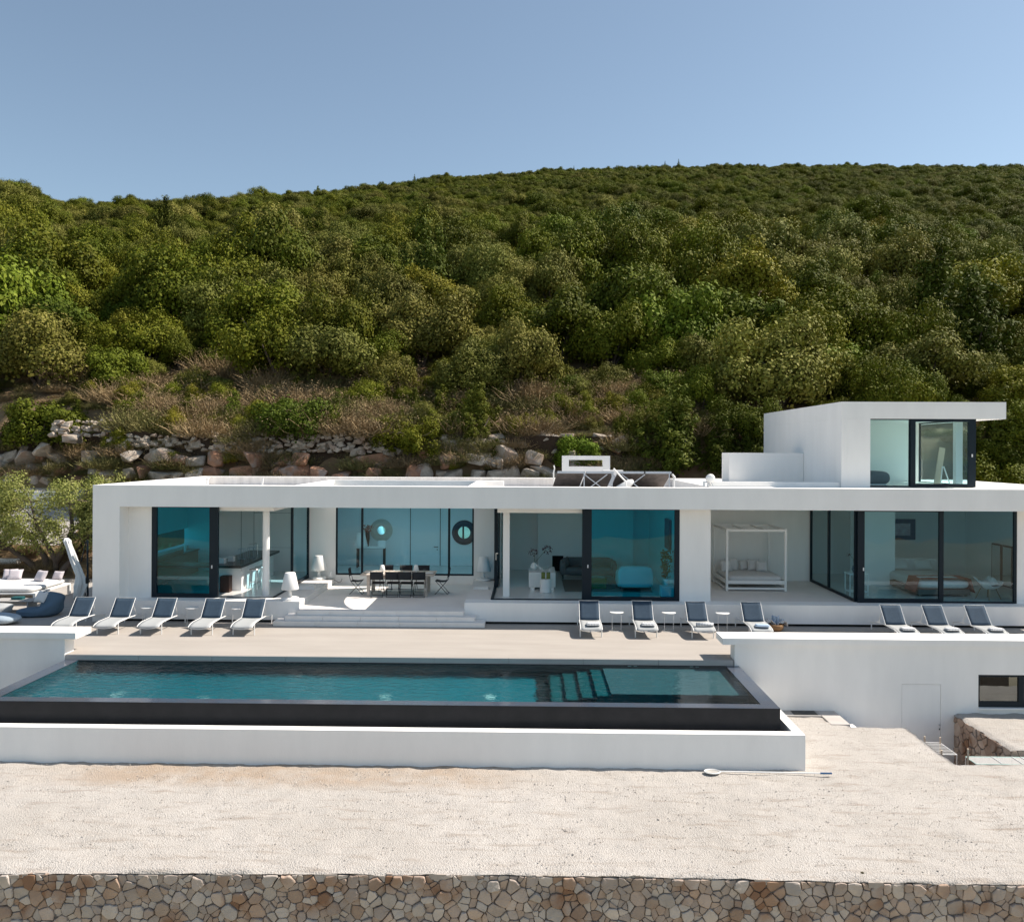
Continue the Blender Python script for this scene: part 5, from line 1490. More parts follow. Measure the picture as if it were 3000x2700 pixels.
MB().tube([(0, 0, .2), (-.03, 0, .45), (-.15, 0, .6)], .006, 5).build('stem', 'stem', v5); blossoms(v5, [(-.15, 0, .6), (-.2, 0, .58)], .03, 'leaf_flower_r', rnd)
# upper bedroom
ub = thing('upper_bed', 'bed with quilted grey cover in the upper bedroom', 'bed', (11.4, 29.3, 4.31))
superbox(1.5, 1.6, .46, 8, 30).build('quilt', 'fabric_grey', ub, smooth=True); MB().box(-.6, .6, -.7, .7, -.0, .03).build('bed_base', 'white_in', ub)
ub.location = (11.35, 29.4, 4.311)
ez = thing('leaning_easel', 'pale wooden easel mirror leaning in the upper bedroom', 'easel', (13.92, 29.25, 4.311))
MB().bar((-.10, -.1, .0), (.18, .1, 1.25), .20, .03).build('panel', 'peg', ez)
MB().bar((.08, -.12, .62), (-.02, -.2, 0), .03).bar((.12, -.12, .62), (.30, -.2, 0), .03).build('prop', 'wmetal', ez)

# ================================================================== VEGETATION
def leaf_cloud(centres, radii, count, lsize, rs, up=0.0, csize=0.10, per=14, elong=1.6, core=0.72, zsq=1.0):
    """leaf quads clustered on the shells of a set of lobes"""
    n_lobe = len(centres)
    w = radii ** 2; w = w / w.sum()
    ncl = count // per
    li = rs.choice(n_lobe, ncl, p=w)
    d = rs.normal(size=(ncl, 3)); d /= np.linalg.norm(d, axis=1)[:, None]
    cc = centres.mean(axis=0)
    outw = centres[li] - cc; outw /= (np.linalg.norm(outw, axis=1)[:, None] + 1e-6)
    flip = (d * outw).sum(1) < -0.25
    d[flip] *= -1
    d[:, 2] = np.where(d[:, 2] < -0.5, -d[:, 2], d[:, 2])
    pc = centres[li] + d * radii[li][:, None] * rs.uniform(0.80, 1.06, ncl)[:, None]
    p = np.repeat(pc, per, axis=0) + rs.normal(size=(ncl*per, 3)) * csize * 0.5
    nd = np.repeat(d, per, axis=0)
    N_ = len(p)
    off = p - np.repeat(pc, per, axis=0); off /= (np.linalg.norm(off, axis=1)[:, None] + 1e-6)
    nrm = nd * 0.55 + off * 0.5 + rs.normal(size=(N_, 3)) * 0.27 + np.array([0, 0, up]); nrm /= np.linalg.norm(nrm, axis=1)[:, None]
    t = rs.normal(size=(N_, 3)); t -= (t * nrm).sum(1)[:, None] * nrm; t /= np.linalg.norm(t, axis=1)[:, None]
    b = np.cross(nrm, t)
    s = lsize * rs.uniform(0.6, 1.35, N_)[:, None]
    q = np.stack([p - t*s*elong, p - b*s, p + t*s*elong, p + b*s], axis=1).reshape(-1, 3)
    return q
def quads_mesh(name, q, m):
    me = bpy.data.meshes.new(name); n = len(q) // 4
    me.vertices.add(len(q)); me.vertices.foreach_set('co', q.astype(np.float32).ravel())
    me.loops.add(len(q)); me.loops.foreach_set('vertex_index', np.arange(len(q), dtype=np.int32))
    me.polygons.add(n); me.polygons.foreach_set('loop_start', np.arange(0, len(q), 4, dtype=np.int32)); me.polygons.foreach_set('loop_total', np.full(n, 4, dtype=np.int32))
    me.materials.append(M[m]); me.update(calc_edges=True)
    return me
def inner_leaves(cen, rad, n, size, rs):
    li = rs.choice(len(cen), n)
    p = cen[li] + rs.normal(size=(n, 3)) * rad[li][:, None] * .38
    a = rs.normal(size=(n, 3)); a /= np.linalg.norm(a, axis=1)[:, None]
    b = np.cross(a, rs.normal(size=(n, 3))); b /= np.linalg.norm(b, axis=1)[:, None]
    return np.stack([p - a*size, p - b*size, p + a*size, p + b*size], axis=1).reshape(-1, 3)
def oak_crown(seed, m, count=9000, lsize=0.022, nl=30, h=0.62, spread=0.68, rl=(0.22, 0.38)):
    rs = np.random.RandomState(seed); count = int(count * 1.7); lsize *= 0.74; nl = int(nl * 1.35); rl = (rl[0] * .62, rl[1] * .95)
    d = rs.normal(size=(nl, 3)); d /= np.linalg.norm(d, axis=1)[:, None]; d[:, 2] = np.where(d[:, 2] < -0.3, -d[:, 2], d[:, 2])
    lop = 1 + 0.20 * np.sin(np.arctan2(d[:, 1], d[:, 0]) * 2 + seed) + 0.12 * np.sin(np.arctan2(d[:, 1], d[:, 0]) * 3 + 2 * seed)
    cen = d * np.array([spread, spread, h]) * (rs.uniform(0.55, 1.08, nl) * lop)[:, None] + np.array([0, 0, 0.46])
    rad = rs.uniform(*rl, nl)
    q = np.vstack([leaf_cloud(cen, rad, count, lsize, rs, csize=0.115, per=16), inner_leaves(cen, rad, 3200, .034, rs)])
    return quads_mesh('crown', q, m)
def juniper_crown(seed, m, count=9000):
    rs = np.random.RandomState(seed)
    cen = []; rad = []
    for k in range(26):
        a = rs.uniform(0, 2*np.pi); r = rs.uniform(0, 0.72) ; hgt = (1.75 - 1.2 * r / 0.8) * rs.uniform(0.8, 1.1)
        for j in range(5):
            f = (j + 1) / 5
            cen.append((r*math.cos(a)*(.6+.5*f), r*math.sin(a)*(.6+.5*f), hgt*f)); rad.append(0.20 * (1.1 - .75*f) + .05)
    cen = np.array(cen); rad = np.array(rad)
    q = np.vstack([leaf_cloud(cen, rad, count, 0.013, rs, up=0.3, csize=0.07, elong=3.2), inner_leaves(cen, rad, 2000, .03, rs)])
    return quads_mesh('crown', q, m)
CR = {'leaf': [oak_crown(1, 'leaf'), oak_crown(2, 'leaf', h=.5), oak_crown(3, 'leaf', nl=38, rl=(.16, .33))],
      'grey': [oak_crown(4, 'leaf_grey', 12000, .019, nl=44, rl=(.16, .30)), oak_crown(5, 'leaf_grey', 11000, .020, nl=36, h=.58), oak_crown(6, 'leaf_grey', 9000, nl=30, h=.52)],
      'bright': [oak_crown(7, 'leaf_bright', 8000, .026, nl=26, h=.6), oak_crown(8, 'leaf_bright', 8000, .026, nl=34, h=.5)],
      'yellow': [oak_crown(9, 'leaf_yellow', 10000, .020, nl=36, rl=(.16, .30), h=.55), oak_crown(10, 'leaf_yellow', 9000, nl=26)],
      'dark': [juniper_crown(11, 'leaf_dark'), juniper_crown(12, 'leaf_dark')]}
def trunk_mesh(seed):
    rnd = random.Random(seed); mb = MB()
    for k in range(5):
        a = 2*math.pi*k/5 + rnd.uniform(-.4, .4); r = rnd.uniform(.25, .5)
        mb.tube([(0.02*math.cos(a), .02*math.sin(a), -.35), (.05*math.cos(a), .05*math.sin(a), .15), (r*.5*math.cos(a), r*.5*math.sin(a), .4), (r*math.cos(a), r*math.sin(a), .7)], [.045, .04, .025, .010], 6)
    return mb.mesh('trunk', 'bark', True)
TR = [trunk_mesh(1), trunk_mesh(2)]
def plant(name, X, Y, Rr, kind, label, group=None, z=None, idx=None, sz=1.0, rnd=random, cat='tree'):
    t = thing(name, label, cat, (X, Y, hillz(X, Y) - 0.1 - .06 * Rr if z is None else z), rnd.uniform(0, 6.28), group)
    t.scale = (Rr, Rr * rnd.uniform(.9, 1.1), Rr * sz)
    c = bpy.data.objects.new('crown', CR[kind][rnd.randrange(len(CR[kind])) if idx is None else idx]); COL.objects.link(c); c.parent = t
    k = bpy.data.objects.new('trunk', TR[rnd.randrange(2)]); COL.objects.link(k); k.parent = t
    return t
rnd = random.Random(42)
named = [
(-28.9, 49.8, 3.59, 'grey', 'big olive-grey oak at the left edge above the rocks', 1),
(-26.4, 45.9, 2.48, 'bright', 'bright green bushy tree at the left edge over the rock wall', 0),
(-19.4, 49.0, 1.57, 'grey', 'small rounded oak alone above the dry brush left of centre', 1),
(-11.4, 49.8, 3.29, 'grey', 'grey-olive oak with ragged crown above the left half of the roof', 0),
(-8.5, 51.4, 2.26, 'leaf', 'darker green oak tucked behind the ragged grey-olive one', 1),
(-3.1, 47.4, 2.84, 'grey', 'perfectly rounded grey-green oak above the middle of the roof', 1),
(-7.8, 63.6, 3.56, 'yellow', 'yellow-green crowned tree standing out in the middle of the wood', 1),
(-6.0, 42.1, 1.77, 'leaf', 'leafy green bush leaning over the roof edge left of the boulders', 3),
(-2.5, 42.5, 1.7, 'dark', 'spiky juniper bush above the boulders', 4),
(2.3, 48.8, 1.27, 'bright', 'small bright green tree above the slotted chimney block', 0),
(4.5, 48.8, 1.66, 'grey', 'pale grey-leaved small oak right of the small bright tree', 0),
(7.5, 48.0, 1.63, 'bright', 'vivid green tree between two grey oaks right of centre', 1),
(5.7, 45.4, 1.18, 'leaf', 'low dark oak beneath the vivid green tree', 2),
(13.5, 46.6, 4.1, 'grey', 'largest broad oak with speckled pale crown left of the upper block', 1),
(10.4, 51.0, 2.65, 'grey', 'rounded grey oak between vivid tree and the largest oak', 1),
(2.4, 41.9, 1.51, 'bright', 'bright green bush right behind the slotted chimney block', 3),
(7.2, 41.9, 2.51, 'dark', 'dark wide juniper behind the satellite dish', 13),
(9.4, 41.9, 1.68, 'dark', 'tall pointed juniper beside the low roof block', 6),
(5.4, 42.1, 1.35, 'dark', 'yellowish juniper bush at the left of the wide dark one', 3),
(-17.8, 49.0, 1.08, 'grey', 'small grey shrub left of the ragged grey-olive oak', 1),
(22.0, 47.8, 3.44, 'grey', 'broad pale-speckled oak above the roof of the upper block', 0),
(25.9, 45.8, 2.2, 'yellow', 'yellow-green oak at the right edge above the upper block', 1),
(23.0, 41.9, 2.18, 'dark', 'deep dark oak in shade right of the upper block', 9),
(24.7, 48.2, 1.74, 'leaf', 'dark oak between the speckled and the yellow-green oak', 0),
(18.0, 47.2, 2.27, 'leaf', 'dark oak peeping over the left end of the upper roof', 1),
(2.1, 56.0, 3.7, 'leaf', 'tall dark domed oak right of the yellow-green tree', 0),
(-17.1, 55.6, 3.67, 'leaf', 'dark domed oak in the middle left of the wood', 1),
(-24.0, 53.6, 2.79, 'leaf', 'dark green oak above the dry brush at left', 1),
(-27.1, 53.0, 2.33, 'leaf', 'shadowed oak right of the big olive-grey oak', 1),
(31.6, 54.8, 2.41, 'leaf', 'dark oak touching the right edge of the picture', 1),
(-20.4, 42.2, 0.93, 'yellow', 'small yellow-green bush growing out of the rocks at left', 2),
(-14.4, 42.0, 0.84, 'yellow', 'small yellow-green bush on the red rock face', 1),
(-11.8, 42.4, 2.12, 'bright', 'low vivid green bush spreading above the dry stone wall', 4),
(-3.7, 41.9, 0.76, 'yellow', 'small bright bush between the boulders', 1),
(-1.6, 41.9, 0.92, 'dark', 'low green shrub at the roof edge before the big boulder', 41),
(-22.6, 44.5, 0.8, 'grey', 'pale olive shrub at the left roof corner', 0),
(-17.9, 41.9, 0.92, 'grey', 'small silvery shrub peeping over the left parapet', 65),
(32.7, 62.8, 3.77, 'yellow', 'feathery olive-green pine-like tree high at right', 0),
(10.8, 41.9, 1.59, 'dark', 'dark juniper wedged between the low roof block and the slope', 19),
(10.7, 42.4, 1.95, 'leaf', 'shadowed oak behind the low roof block', 1),
(22.5, 41.9, 1.68, 'leaf', 'shadowed oak low behind the right end of the roof', 73),
(23.9, 42.3, 1.95, 'leaf', 'dark oak filling the right edge behind the upper block', 1),
(-9.1, 46.4, 1.39, 'leaf', 'dark shrub between two front oaks', 0),
]
used = []
for X, Y, Rr, kind, lab, e in named:
    shrub = Rr < 1.2 or 'bush' in lab or 'shrub' in lab
    plant('shrub' if shrub else {'dark': 'juniper'}.get(kind, 'oak_tree'), X, Y, Rr, kind, lab, None, cat='shrub' if shrub else 'tree', rnd=rnd)
    used.append((X, Y, Rr * (0.9 if Y > 46 else 1.1)))
# the wood behind them: trees that nothing in the picture tells apart, nearest first
def place_words(X, Y):
    px = 1548 + 2500 * X / Y
    for lim, w in ((120, 'at the extreme left'), (300, 'left of the villa roof'), (480, 'above the left roof corner'), (700, 'above the kitchen'), (950, 'above the open court'), (1200, 'above the dining window'), (1450, 'above the living room'),
                   (1640, 'left of the solar collectors'), (1830, 'above the solar collectors'), (2060, 'above the satellite dish'), (2240, 'above the low roof block'), (2470, 'above the upper block side'), (2650, 'above the upper windows'), (2850, 'above the right upper roof')):
        if px < lim: return w
    return 'at the extreme right'
def row_words(Y):
    for lim, w in ((50, 'in the front row'), (56, 'in the second row'), (63, 'low on the slope'), (71, 'fairly low on the slope'), (80, 'in the middle of the slope'), (92, 'fairly high on the slope')):
        if Y < lim: return w
    return 'high on the slope'
def size_word(r): return 'small' if r < 1.7 else 'large' if r > 3.1 else 'mid-sized'
TINT = {'leaf': 'deep green oak', 'grey': 'greyish olive oak', 'bright': 'fresh green oak', 'yellow': 'yellowish green oak', 'dark': 'spiky dark juniper'}
KNAME = {'leaf': ('oak_tree', 'deep green oak massed among its neighbours on the wooded slope', 'deep green oaks on the slope'),
         'grey': ('oak_tree', 'greyish olive oak massed among its neighbours on the wooded slope', 'greyish oaks on the slope'),
         'bright': ('oak_tree', 'fresher green tree scattered in the darker wood on the slope', 'fresh green trees on the slope'),
         'yellow': ('oak_tree', 'yellowish green tree scattered in the darker wood on the slope', 'yellowish trees on the slope'),
         'dark': ('juniper', 'spiky dark juniper among the oaks on the wooded slope', 'junipers on the slope')}
cells_ = {}
def free(X, Y, r):
    for i in range(int(X/4)-2, int(X/4)+3):
        for j in range(int(Y/4)-2, int(Y/4)+3):
            for a, b, c in cells_.get((i, j), ()):
                if (a-X)**2 + (b-Y)**2 < ((r + c) * 0.48) ** 2: return False
    return True
for u in used: cells_.setdefault((int(u[0]/4), int(u[1]/4)), []).append(u)
wood = []
Y = 43.5
while Y < 232:
    r0 = interp(Y, ((47, 2.8), (52, 3.4), (62, 3.5), (78, 3.0), (100, 2.3), (135, 1.8), (170, 1.5), (230, 1.35)))
    half = 0.66 * Y + 3
    for _ in range(int(2 * half / r0 * 3.2)):
        X = rnd.uniform(-half, half + 4); y_ = Y + rnd.uniform(0, r0)
        px = 1548 + 2500 * X / y_
        if y_ > interp(px, RIDGE) + 6: continue
        if y_ < 48.7 and 250 < px < 1320: continue
        if y_ < 47.2 and px < 1900: continue
        r = r0 * rnd.choice((.45, .6, .75, .9, 1, 1.15, 1.35))
        if free(X, y_, r):
            cells_.setdefault((int(X/4), int(y_/4)), []).append((X, y_, r)); wood.append((X, y_, r))
    Y += r0 * 0.45
wood.sort(key=lambda w: w[1] / w[2])
def pick(X, Y):
    n_ = noise.noise(Vector((X*.05, Y*.05, 9))) + rnd.uniform(-.25, .25)
    if n_ > .50: return 'bright'
    if n_ > .44: return 'yellow'
    if n_ < -.48: return 'dark'
    return 'grey' if n_ < -.05 else 'leaf'
nlim = 258
far = []
for k, (X, Y, r) in enumerate(wood):
    if k < nlim:
        kd = pick(X, Y); nm, lab, grp = KNAME[kd]
        lab = '%s %s %s %s' % (size_word(r), TINT[kd], row_words(Y), place_words(X, Y))
        plant(nm, X, Y, r, kd, lab, grp, sz=rnd.uniform(.95, 1.35) * (1 if Y < 90 else .8), rnd=rnd)
    else: far.append((X, Y, r))
for (X, Y, r) in ((22.5, 40.5, 2.4), (27, 39, 2.8), (31.5, 41, 3.0), (26, 34, 2.2)):
    plant('oak_tree', X, Y, r, 'leaf', 'deep green oak beyond the right end of the villa', 'oaks beyond the right end of the villa', z=3.2 * max(0, (Y - 29) / 14) - .3, rnd=rnd)
# little conifers that stand out on the skyline
for i, (px, lab) in enumerate(((1127, 'lone small conifer at the left of the bare ridge'), (1210, 'largest of the conifers on the left shoulder of the ridge'), (1238, 'leaning conifer beside the largest one on the ridge shoulder'), (1347, 'small round bush on the skyline right of the conifer pair'),
        (1678, 'single pointed conifer near the middle of the skyline'), (1827, 'pointed conifer left of the paired conifers on the skyline'), (1944, 'left one of the paired conifers on the skyline'), (1983, 'taller right one of the paired conifers on the skyline'), (925, 'spiky tree rising over the left ridge crest'), (2432, 'small rounded bush breaking the right skyline'))):
    Yc = interp(px, RIDGE) - 3; Xc = (px - 1548) / 2500 * Yc
    s = (1.1, 1.6, 1.2, 1.4, 1.3, 1.2, 1.5, 1.8, 1.7, 1.5)[i]
    t = plant('conifer', Xc, Yc, s * .62, 'dark', lab, 'small trees on the skyline', sz=1.6 if i not in (3, 9) else .9, rnd=rnd)

def scatter(name, pts, protos, lab, cat):
    me = bpy.data.meshes.new(name)
    me.from_pydata([(x, y, hillz(x, y) - .1) for x, y, r in pts], [], [])
    at = me.attributes.new('size', 'FLOAT', 'POINT'); at.data.foreach_set('value', [p[2] for p in pts])
    o = bpy.data.objects.new(name, me); COL.objects.link(o)
    ng = bpy.data.node_groups.new(name + '_nodes', 'GeometryNodeTree')
    ng.interface.new_socket('Geometry', in_out='INPUT', socket_type='NodeSocketGeometry'); ng.interface.new_socket('Geometry', in_out='OUTPUT', socket_type='NodeSocketGeometry')
    gi = ng.nodes.new('NodeGroupInput'); go = ng.nodes.new('NodeGroupOutput')
    iop = ng.nodes.new('GeometryNodeInstanceOnPoints'); jg = ng.nodes.new('GeometryNodeJoinGeometry')
    for pobj in protos:
        oi = ng.nodes.new('GeometryNodeObjectInfo'); oi.transform_space = 'ORIGINAL'; oi.inputs['Object'].default_value = pobj; oi.inputs['As Instance'].default_value = True
        ng.links.new(oi.outputs['Geometry'], jg.inputs[0])
    ng.links.new(gi.outputs[0], iop.inputs['Points']); ng.links.new(jg.outputs[0], iop.inputs['Instance'])
    iop.inputs['Pick Instance'].default_value = True
    ri = ng.nodes.new('FunctionNodeRandomValue'); ri.data_type = 'INT'
    ri.inputs[4].default_value = 0; ri.inputs[5].default_value = len(protos) - 1
    ng.links.new(ri.outputs[2], iop.inputs['Instance Index'])
    rr = ng.nodes.new('FunctionNodeRandomValue'); rr.data_type = 'FLOAT_VECTOR'; rr.inputs[0].default_value = (0, 0, 0); rr.inputs[1].default_value = (0.1, 0.1, 6.28); rr.inputs['Seed'].default_value = 5
    ng.links.new(rr.outputs[0], iop.inputs['Rotation'])
    na = ng.nodes.new('GeometryNodeInputNamedAttribute'); na.data_type = 'FLOAT'; na.inputs['Name'].default_value = 'size'
    cb = ng.nodes.new('ShaderNodeCombineXYZ'); ml = ng.nodes.new('ShaderNodeMath'); ml.operation = 'MULTIPLY'; ml.inputs[1].default_value = .8
    ng.links.new(na.outputs[0], cb.inputs[0]); ng.links.new(na.outputs[0], cb.inputs[1]); ng.links.new(na.outputs[0], ml.inputs[0]); ng.links.new(ml.outputs[0], cb.inputs[2])
    ng.links.new(cb.outputs[0], iop.inputs['Scale'])
    ng.links.new(iop.outputs[0], go.inputs[0])
    m_ = o.modifiers.new('scatter', 'NODES'); m_.node_group = ng
    return tag(o, lab, cat, kind='stuff')
byname = {}
for o in bpy.data.objects:
    if o.name.split('.')[0] == 'crown' and o.data.name not in byname: byname[o.data.name] = o
order = [byname[CR[k][i].name] for k, i in (('leaf', 0), ('leaf', 1), ('leaf', 2), ('grey', 1), ('grey', 2), ('leaf', 0), ('grey', 0), ('leaf', 1), ('leaf', 2)) if CR[k][i].name in byname]
scatter('distant_wood', far, order, 'continuous dark green maquis covering the upper hillside to the ridge', 'woodland')

# dry brush: bundles of fine stalks
def brush_mesh(seed, m, n=900, hgt=1.0, wid=.010):
    rs = np.random.RandomState(seed)
    base = rs.normal(size=(n, 3)) * np.array([.35, .35, 0])
    d = rs.normal(size=(n, 3)) * np.array([.55, .55, .25]) + np.array([0, 0, .8]) + base * .8
    d /= np.linalg.norm(d, axis=1)[:, None]
    L = hgt * rs.uniform(.4, 1.1, n)[:, None]
    mid = base + d * L * .5 + rs.normal(size=(n, 3)) * .06
    tip = base + d * L + rs.normal(size=(n, 3)) * .08
    s = rs.normal(size=(n, 3)); s /= np.linalg.norm(s, axis=1)[:, None]; s *= wid
    q = np.stack([base - s, mid - s*1.6, tip, mid + s*1.6], axis=1).reshape(-1, 3)
    # sprays of tiny dry leaves at the tips
    k = 2; tt = np.repeat(tip, k, axis=0) + rs.normal(size=(n*k, 3)) * .07
    a = rs.normal(size=(n*k, 3)); a /= np.linalg.norm(a, axis=1)[:, None]; b = np.cross(a, rs.normal(size=(n*k, 3))); b /= np.linalg.norm(b, axis=1)[:, None]
    z = .013 * rs.uniform(.5, 1.4, n*k)[:, None]
    q2 = np.stack([tt - a*z*1.8, tt - b*z, tt + a*z*1.8, tt + b*z], axis=1).reshape(-1, 3)
    return quads_mesh('stalks', np.vstack([q, q2]), m)
BR = [brush_mesh(1, 'straw'), brush_mesh(2, 'straw', 1100, .9), brush_mesh(3, 'straw2', 1200, .85), brush_mesh(4, 'straw', 700, 1.2)]
rnd = random.Random(77)
proto_br = []
def brush(X, Y, s, k, lab, grp, z=None):
    t = thing('dry_shrub', lab, 'shrub', (X, Y, hillz(X, Y) - .05 if z is None else z), rnd.uniform(0, 6.28), grp)
    t.scale = (s * 1.2, s * 1.2, s)
    o = bpy.data.objects.new('stalks', BR[k]); COL.objects.link(o); o.parent = t
    if k not in [p[0] for p in proto_br]: proto_br.append((k, o))
    return t
for i in range(130):
    Y = rnd.uniform(42.4, 52.5); px = rnd.uniform(150, 2050) if i % 3 else rnd.uniform(250, 1150); X = (px - 1548) / 2500 * Y
    if X < -21 and Y < 46: continue
    k = rnd.choice((0, 0, 1, 1, 2, 3)); 
    brush(X, Y, rnd.uniform(.7, 1.5), k, '%s %s dry brush %s %s' % (('short', 'tall')[k % 2], ('pale brown', 'olive tinged')[k == 2], 'just above the rocks' if Y < 45.5 else 'on the open slope' if Y < 49 else 'at the foot of the oaks', place_words(X, Y)), ('brown dry brush on the slope', 'olive dry brush on the slope')[k == 2])
for i in range(105):
    px = rnd.uniform(0, 1900); Y = rnd.uniform(41.55, 42.4) if px > 300 else rnd.uniform(44.8, 46.5); X = (px - 1548) / 2500 * Y
    k = rnd.choice((0, 1, 2, 2)); brush(X, Y, rnd.uniform(.35, .95), k, ('tan', 'olive')[k == 2] + ' tuft in a rock crevice ' + place_words(X, Y), ('tan tufts in the rocks', 'olive tufts in the rocks')[k == 2])
gr = []
for i in range(1900):
    Y = rnd.uniform(42.3, 60); px = rnd.uniform(-50, 3050); X = (px - 1548) / 2500 * Y
    if X < -21 and Y < 45: continue
    gr.append((X, Y, rnd.uniform(.25, .65)))
scatter('dry_grass', gr, [p[1] for p in proto_br] + [p[1] for p in proto_br if p[0] == 2] * 2, 'dry grass and low brush covering the slope between the trees', 'grass')
for i in range(24):
    X = rnd.uniform(-25, -17); brush(X, rnd.uniform(35.6, 37.6), rnd.uniform(.3, .6), rnd.choice((0, 1)), 'tan tuft on the dry bank behind the olive tree', 'tan tufts on the dry bank')

for i in range(125):
    Y = rnd.uniform(42.6, 49); px = rnd.uniform(180, 2050); X = (px - 1548) / 2500 * Y
    if X < -21 and Y < 46: continue
    kd = rnd.choice(('leaf', 'leaf', 'dark', 'grey', 'yellow'))
    plant('shrub', X, Y, rnd.uniform(.45, 1.25), kd, {'leaf': 'low deep green shrub among the dry brush', 'dark': 'low spiky dark shrub among the dry brush', 'grey': 'low greyish shrub among the dry brush', 'yellow': 'low yellowish green shrub among the dry brush'}[kd] + ' ' + place_words(X, Y), 'low ' + kd + ' shrubs in the brush', rnd=rnd, cat='shrub')
# ------------------------------------------------------------------ rocks
def rock_mesh(seed, m, flat=.8, n=16):
    rnd_ = random.Random(seed); bm = bmesh.new()
    for _ in range(n):
        v = Vector((rnd_.gauss(0, 1), rnd_.gauss(0, 1), rnd_.gauss(0, 1))).normalized()
        v = Vector([math.copysign(abs(c) ** .55, c) for c in v]) * rnd_.uniform(.8, 1.0)
        bm.verts.new((v.x, v.y, v.z * flat))
    r = bmesh.ops.convex_hull(bm, input=bm.verts)
    for v in [v for v in bm.verts if not v.link_faces]: bm.verts.remove(v)
    bmesh.ops.bevel(bm, geom=bm.edges[:], offset=.035, segments=1, affect='EDGES')
    me = bpy.data.meshes.new('rock'); bm.to_mesh(me); bm.free(); me.materials.append(M[m]); return me
RK = {'g': [rock_mesh(i, 'rock_grey') for i in range(7)], 'r': [rock_mesh(20 + i, 'rock_red', .85, 14) for i in range(7)]}
rnd = random.Random(99)
def rock(name, X, Y, Z, s, k, parent=None, **kw):
    o = bpy.data.objects.new(name, rnd.choice(RK[k])); COL.objects.link(o)
    o.location = (X, Y, Z); o.scale = s; o.rotation_euler = (rnd.uniform(-.25, .25), rnd.uniform(-.25, .25), rnd.uniform(-.5, .5) + rnd.choice((0, 1.57, 3.14)))
    if parent: o.parent = parent
    return tag(o, **kw)
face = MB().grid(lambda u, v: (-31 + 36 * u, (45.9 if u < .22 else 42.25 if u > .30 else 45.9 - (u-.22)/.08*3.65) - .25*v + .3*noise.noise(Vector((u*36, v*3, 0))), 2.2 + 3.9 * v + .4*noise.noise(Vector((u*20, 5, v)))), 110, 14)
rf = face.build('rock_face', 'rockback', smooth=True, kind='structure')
def cliffY(X): return 45.7 if X < -22.5 else 41.95 if X > -20.5 else 45.7 - (X + 22.5) / 2.0 * 3.75
X = -30.0
while X < 4.5:
    Yc = cliffY(X); t = (X + 30) / 34.5
    rust = -15.5 < X < -7.5
    w = rnd.uniform(.7, 1.5)
    if X > -6.5 and rnd.random() < .35: X += w * .8; continue
    if rust: w *= 1.35
    for zc in (3.5, 4.2, 4.9):
        if zc < 4 and X > -20 or zc > 4.6 and rnd.random() < .3: continue
        rock('rock', X + rnd.uniform(-.2, .2), Yc - .45 + .25 * (zc - 4.2) + rnd.uniform(-.1, .15), zc + rnd.uniform(-.15, .15), (w*rnd.uniform(.45, .66), .55, rnd.uniform(.36, .66)), 'r' if (rust and rnd.random() < .85 or rnd.random() < .2) else 'g', rf)
    X += w * .72
X = -29.5
while X < 5:
    Yc = cliffY(X)
    for row, zc in enumerate((5.4, 5.7, 6.0)):
        if rnd.random() < (.12 if row < 2 else .35) + (.25 if X > -6 else 0): continue
        s = rnd.choice((.14, .18, .22, .3, .4)) * rnd.uniform(.85, 1.2)
        rock('rock', X + rnd.uniform(-.15, .15), Yc + .1 + .15*row + rnd.uniform(-.1, .1), zc + rnd.uniform(-.15, .15), (s*1.2, s, s*.85), 'g' if row or rnd.random() < .75 else 'r', rf)
    X += rnd.uniform(.42, .62)
dw = thing('dry_stone_wall', 'tumbled dry stone wall of pale limestone above the red rock face', 'stone wall', (-11, 42.3, 5.9))
for (xa, xb, yy, zz, rows) in ((-24.6, -21.0, 43.6, 6.15, 4), (-20.8, -16.0, 41.9, 5.6, 3), (-15.6, -7.2, 41.75, 5.35, 5), (-4.3, -1.0, 42.0, 5.5, 3)):
    for k in range(rows):
        X = xa + rnd.uniform(0, .2)
        while X < xb:
            s = rnd.uniform(.09, .22)
            o = rock('stone', X, yy + rnd.uniform(-.12, .12) + .06*k, zz + .20*k + rnd.uniform(-.10, .08), (s*1.25, s, s*.9), 'g')
            o.parent = dw; o.matrix_parent_inverse = parent_world(dw).inverted(); X += s * 2.2
for X, Y, Z, s, lab in ((-24.5, 44.2, 6.6, .42, 'rounded pale boulder topping the wall of stones at far left'), (-23.6, 43.7, 5.9, .5, 'flat pale boulder left of the yellow-green bush'), (-20.1, 42.2, 5.6, .55, 'wide pale boulder on the rim left of centre'), (-14.2, 42.5, 6.25, .52, 'large round-topped pale boulder on the stone wall'),
        (-10.9, 42.9, 6.4, .3, 'white boulder under the low vivid green bush'), (-2.1, 41.9, 5.0, .62, 'big white split boulder right of the roof shrub'), (-1.0, 41.8, 5.2, .72, 'largest squarish boulder with a dark cleft'), (-.95, 41.8, 4.2, .7, 'lower half of the cleft squarish boulder'), (-5.2, 41.7, 4.3, .6, 'broad pale boulder behind the roof parapet'),
        (-4.2, 41.7, 4.2, .35, 'upright narrow boulder behind the roof parapet'), (-2.7, 41.9, 5.6, .3, 'small pale boulder above the split one'), (1.3, 43.5, 6.3, .5, 'grey boulder half shaded under the oaks'), (3.75, 43.5, 6.0, .55, 'big grey boulder in the shade beside the brush'), (2.65, 43.5, 6.0, .4, 'small shaded boulder between two large ones'),
        (-25.8, 44.9, 5.3, .55, 'tilted pale slab at the left rock face'), (-26.8, 45.0, 4.9, .6, 'leaning grey slab under the bright green tree'), (-23.1, 44.6, 5.0, .5, 'pale leaning slab below the yellow-green bush')):
    rock('boulder', X, Y, Z, (s*1.1, s*.9, s), 'g', label=lab, cat='boulder', group='boulders on the slope')

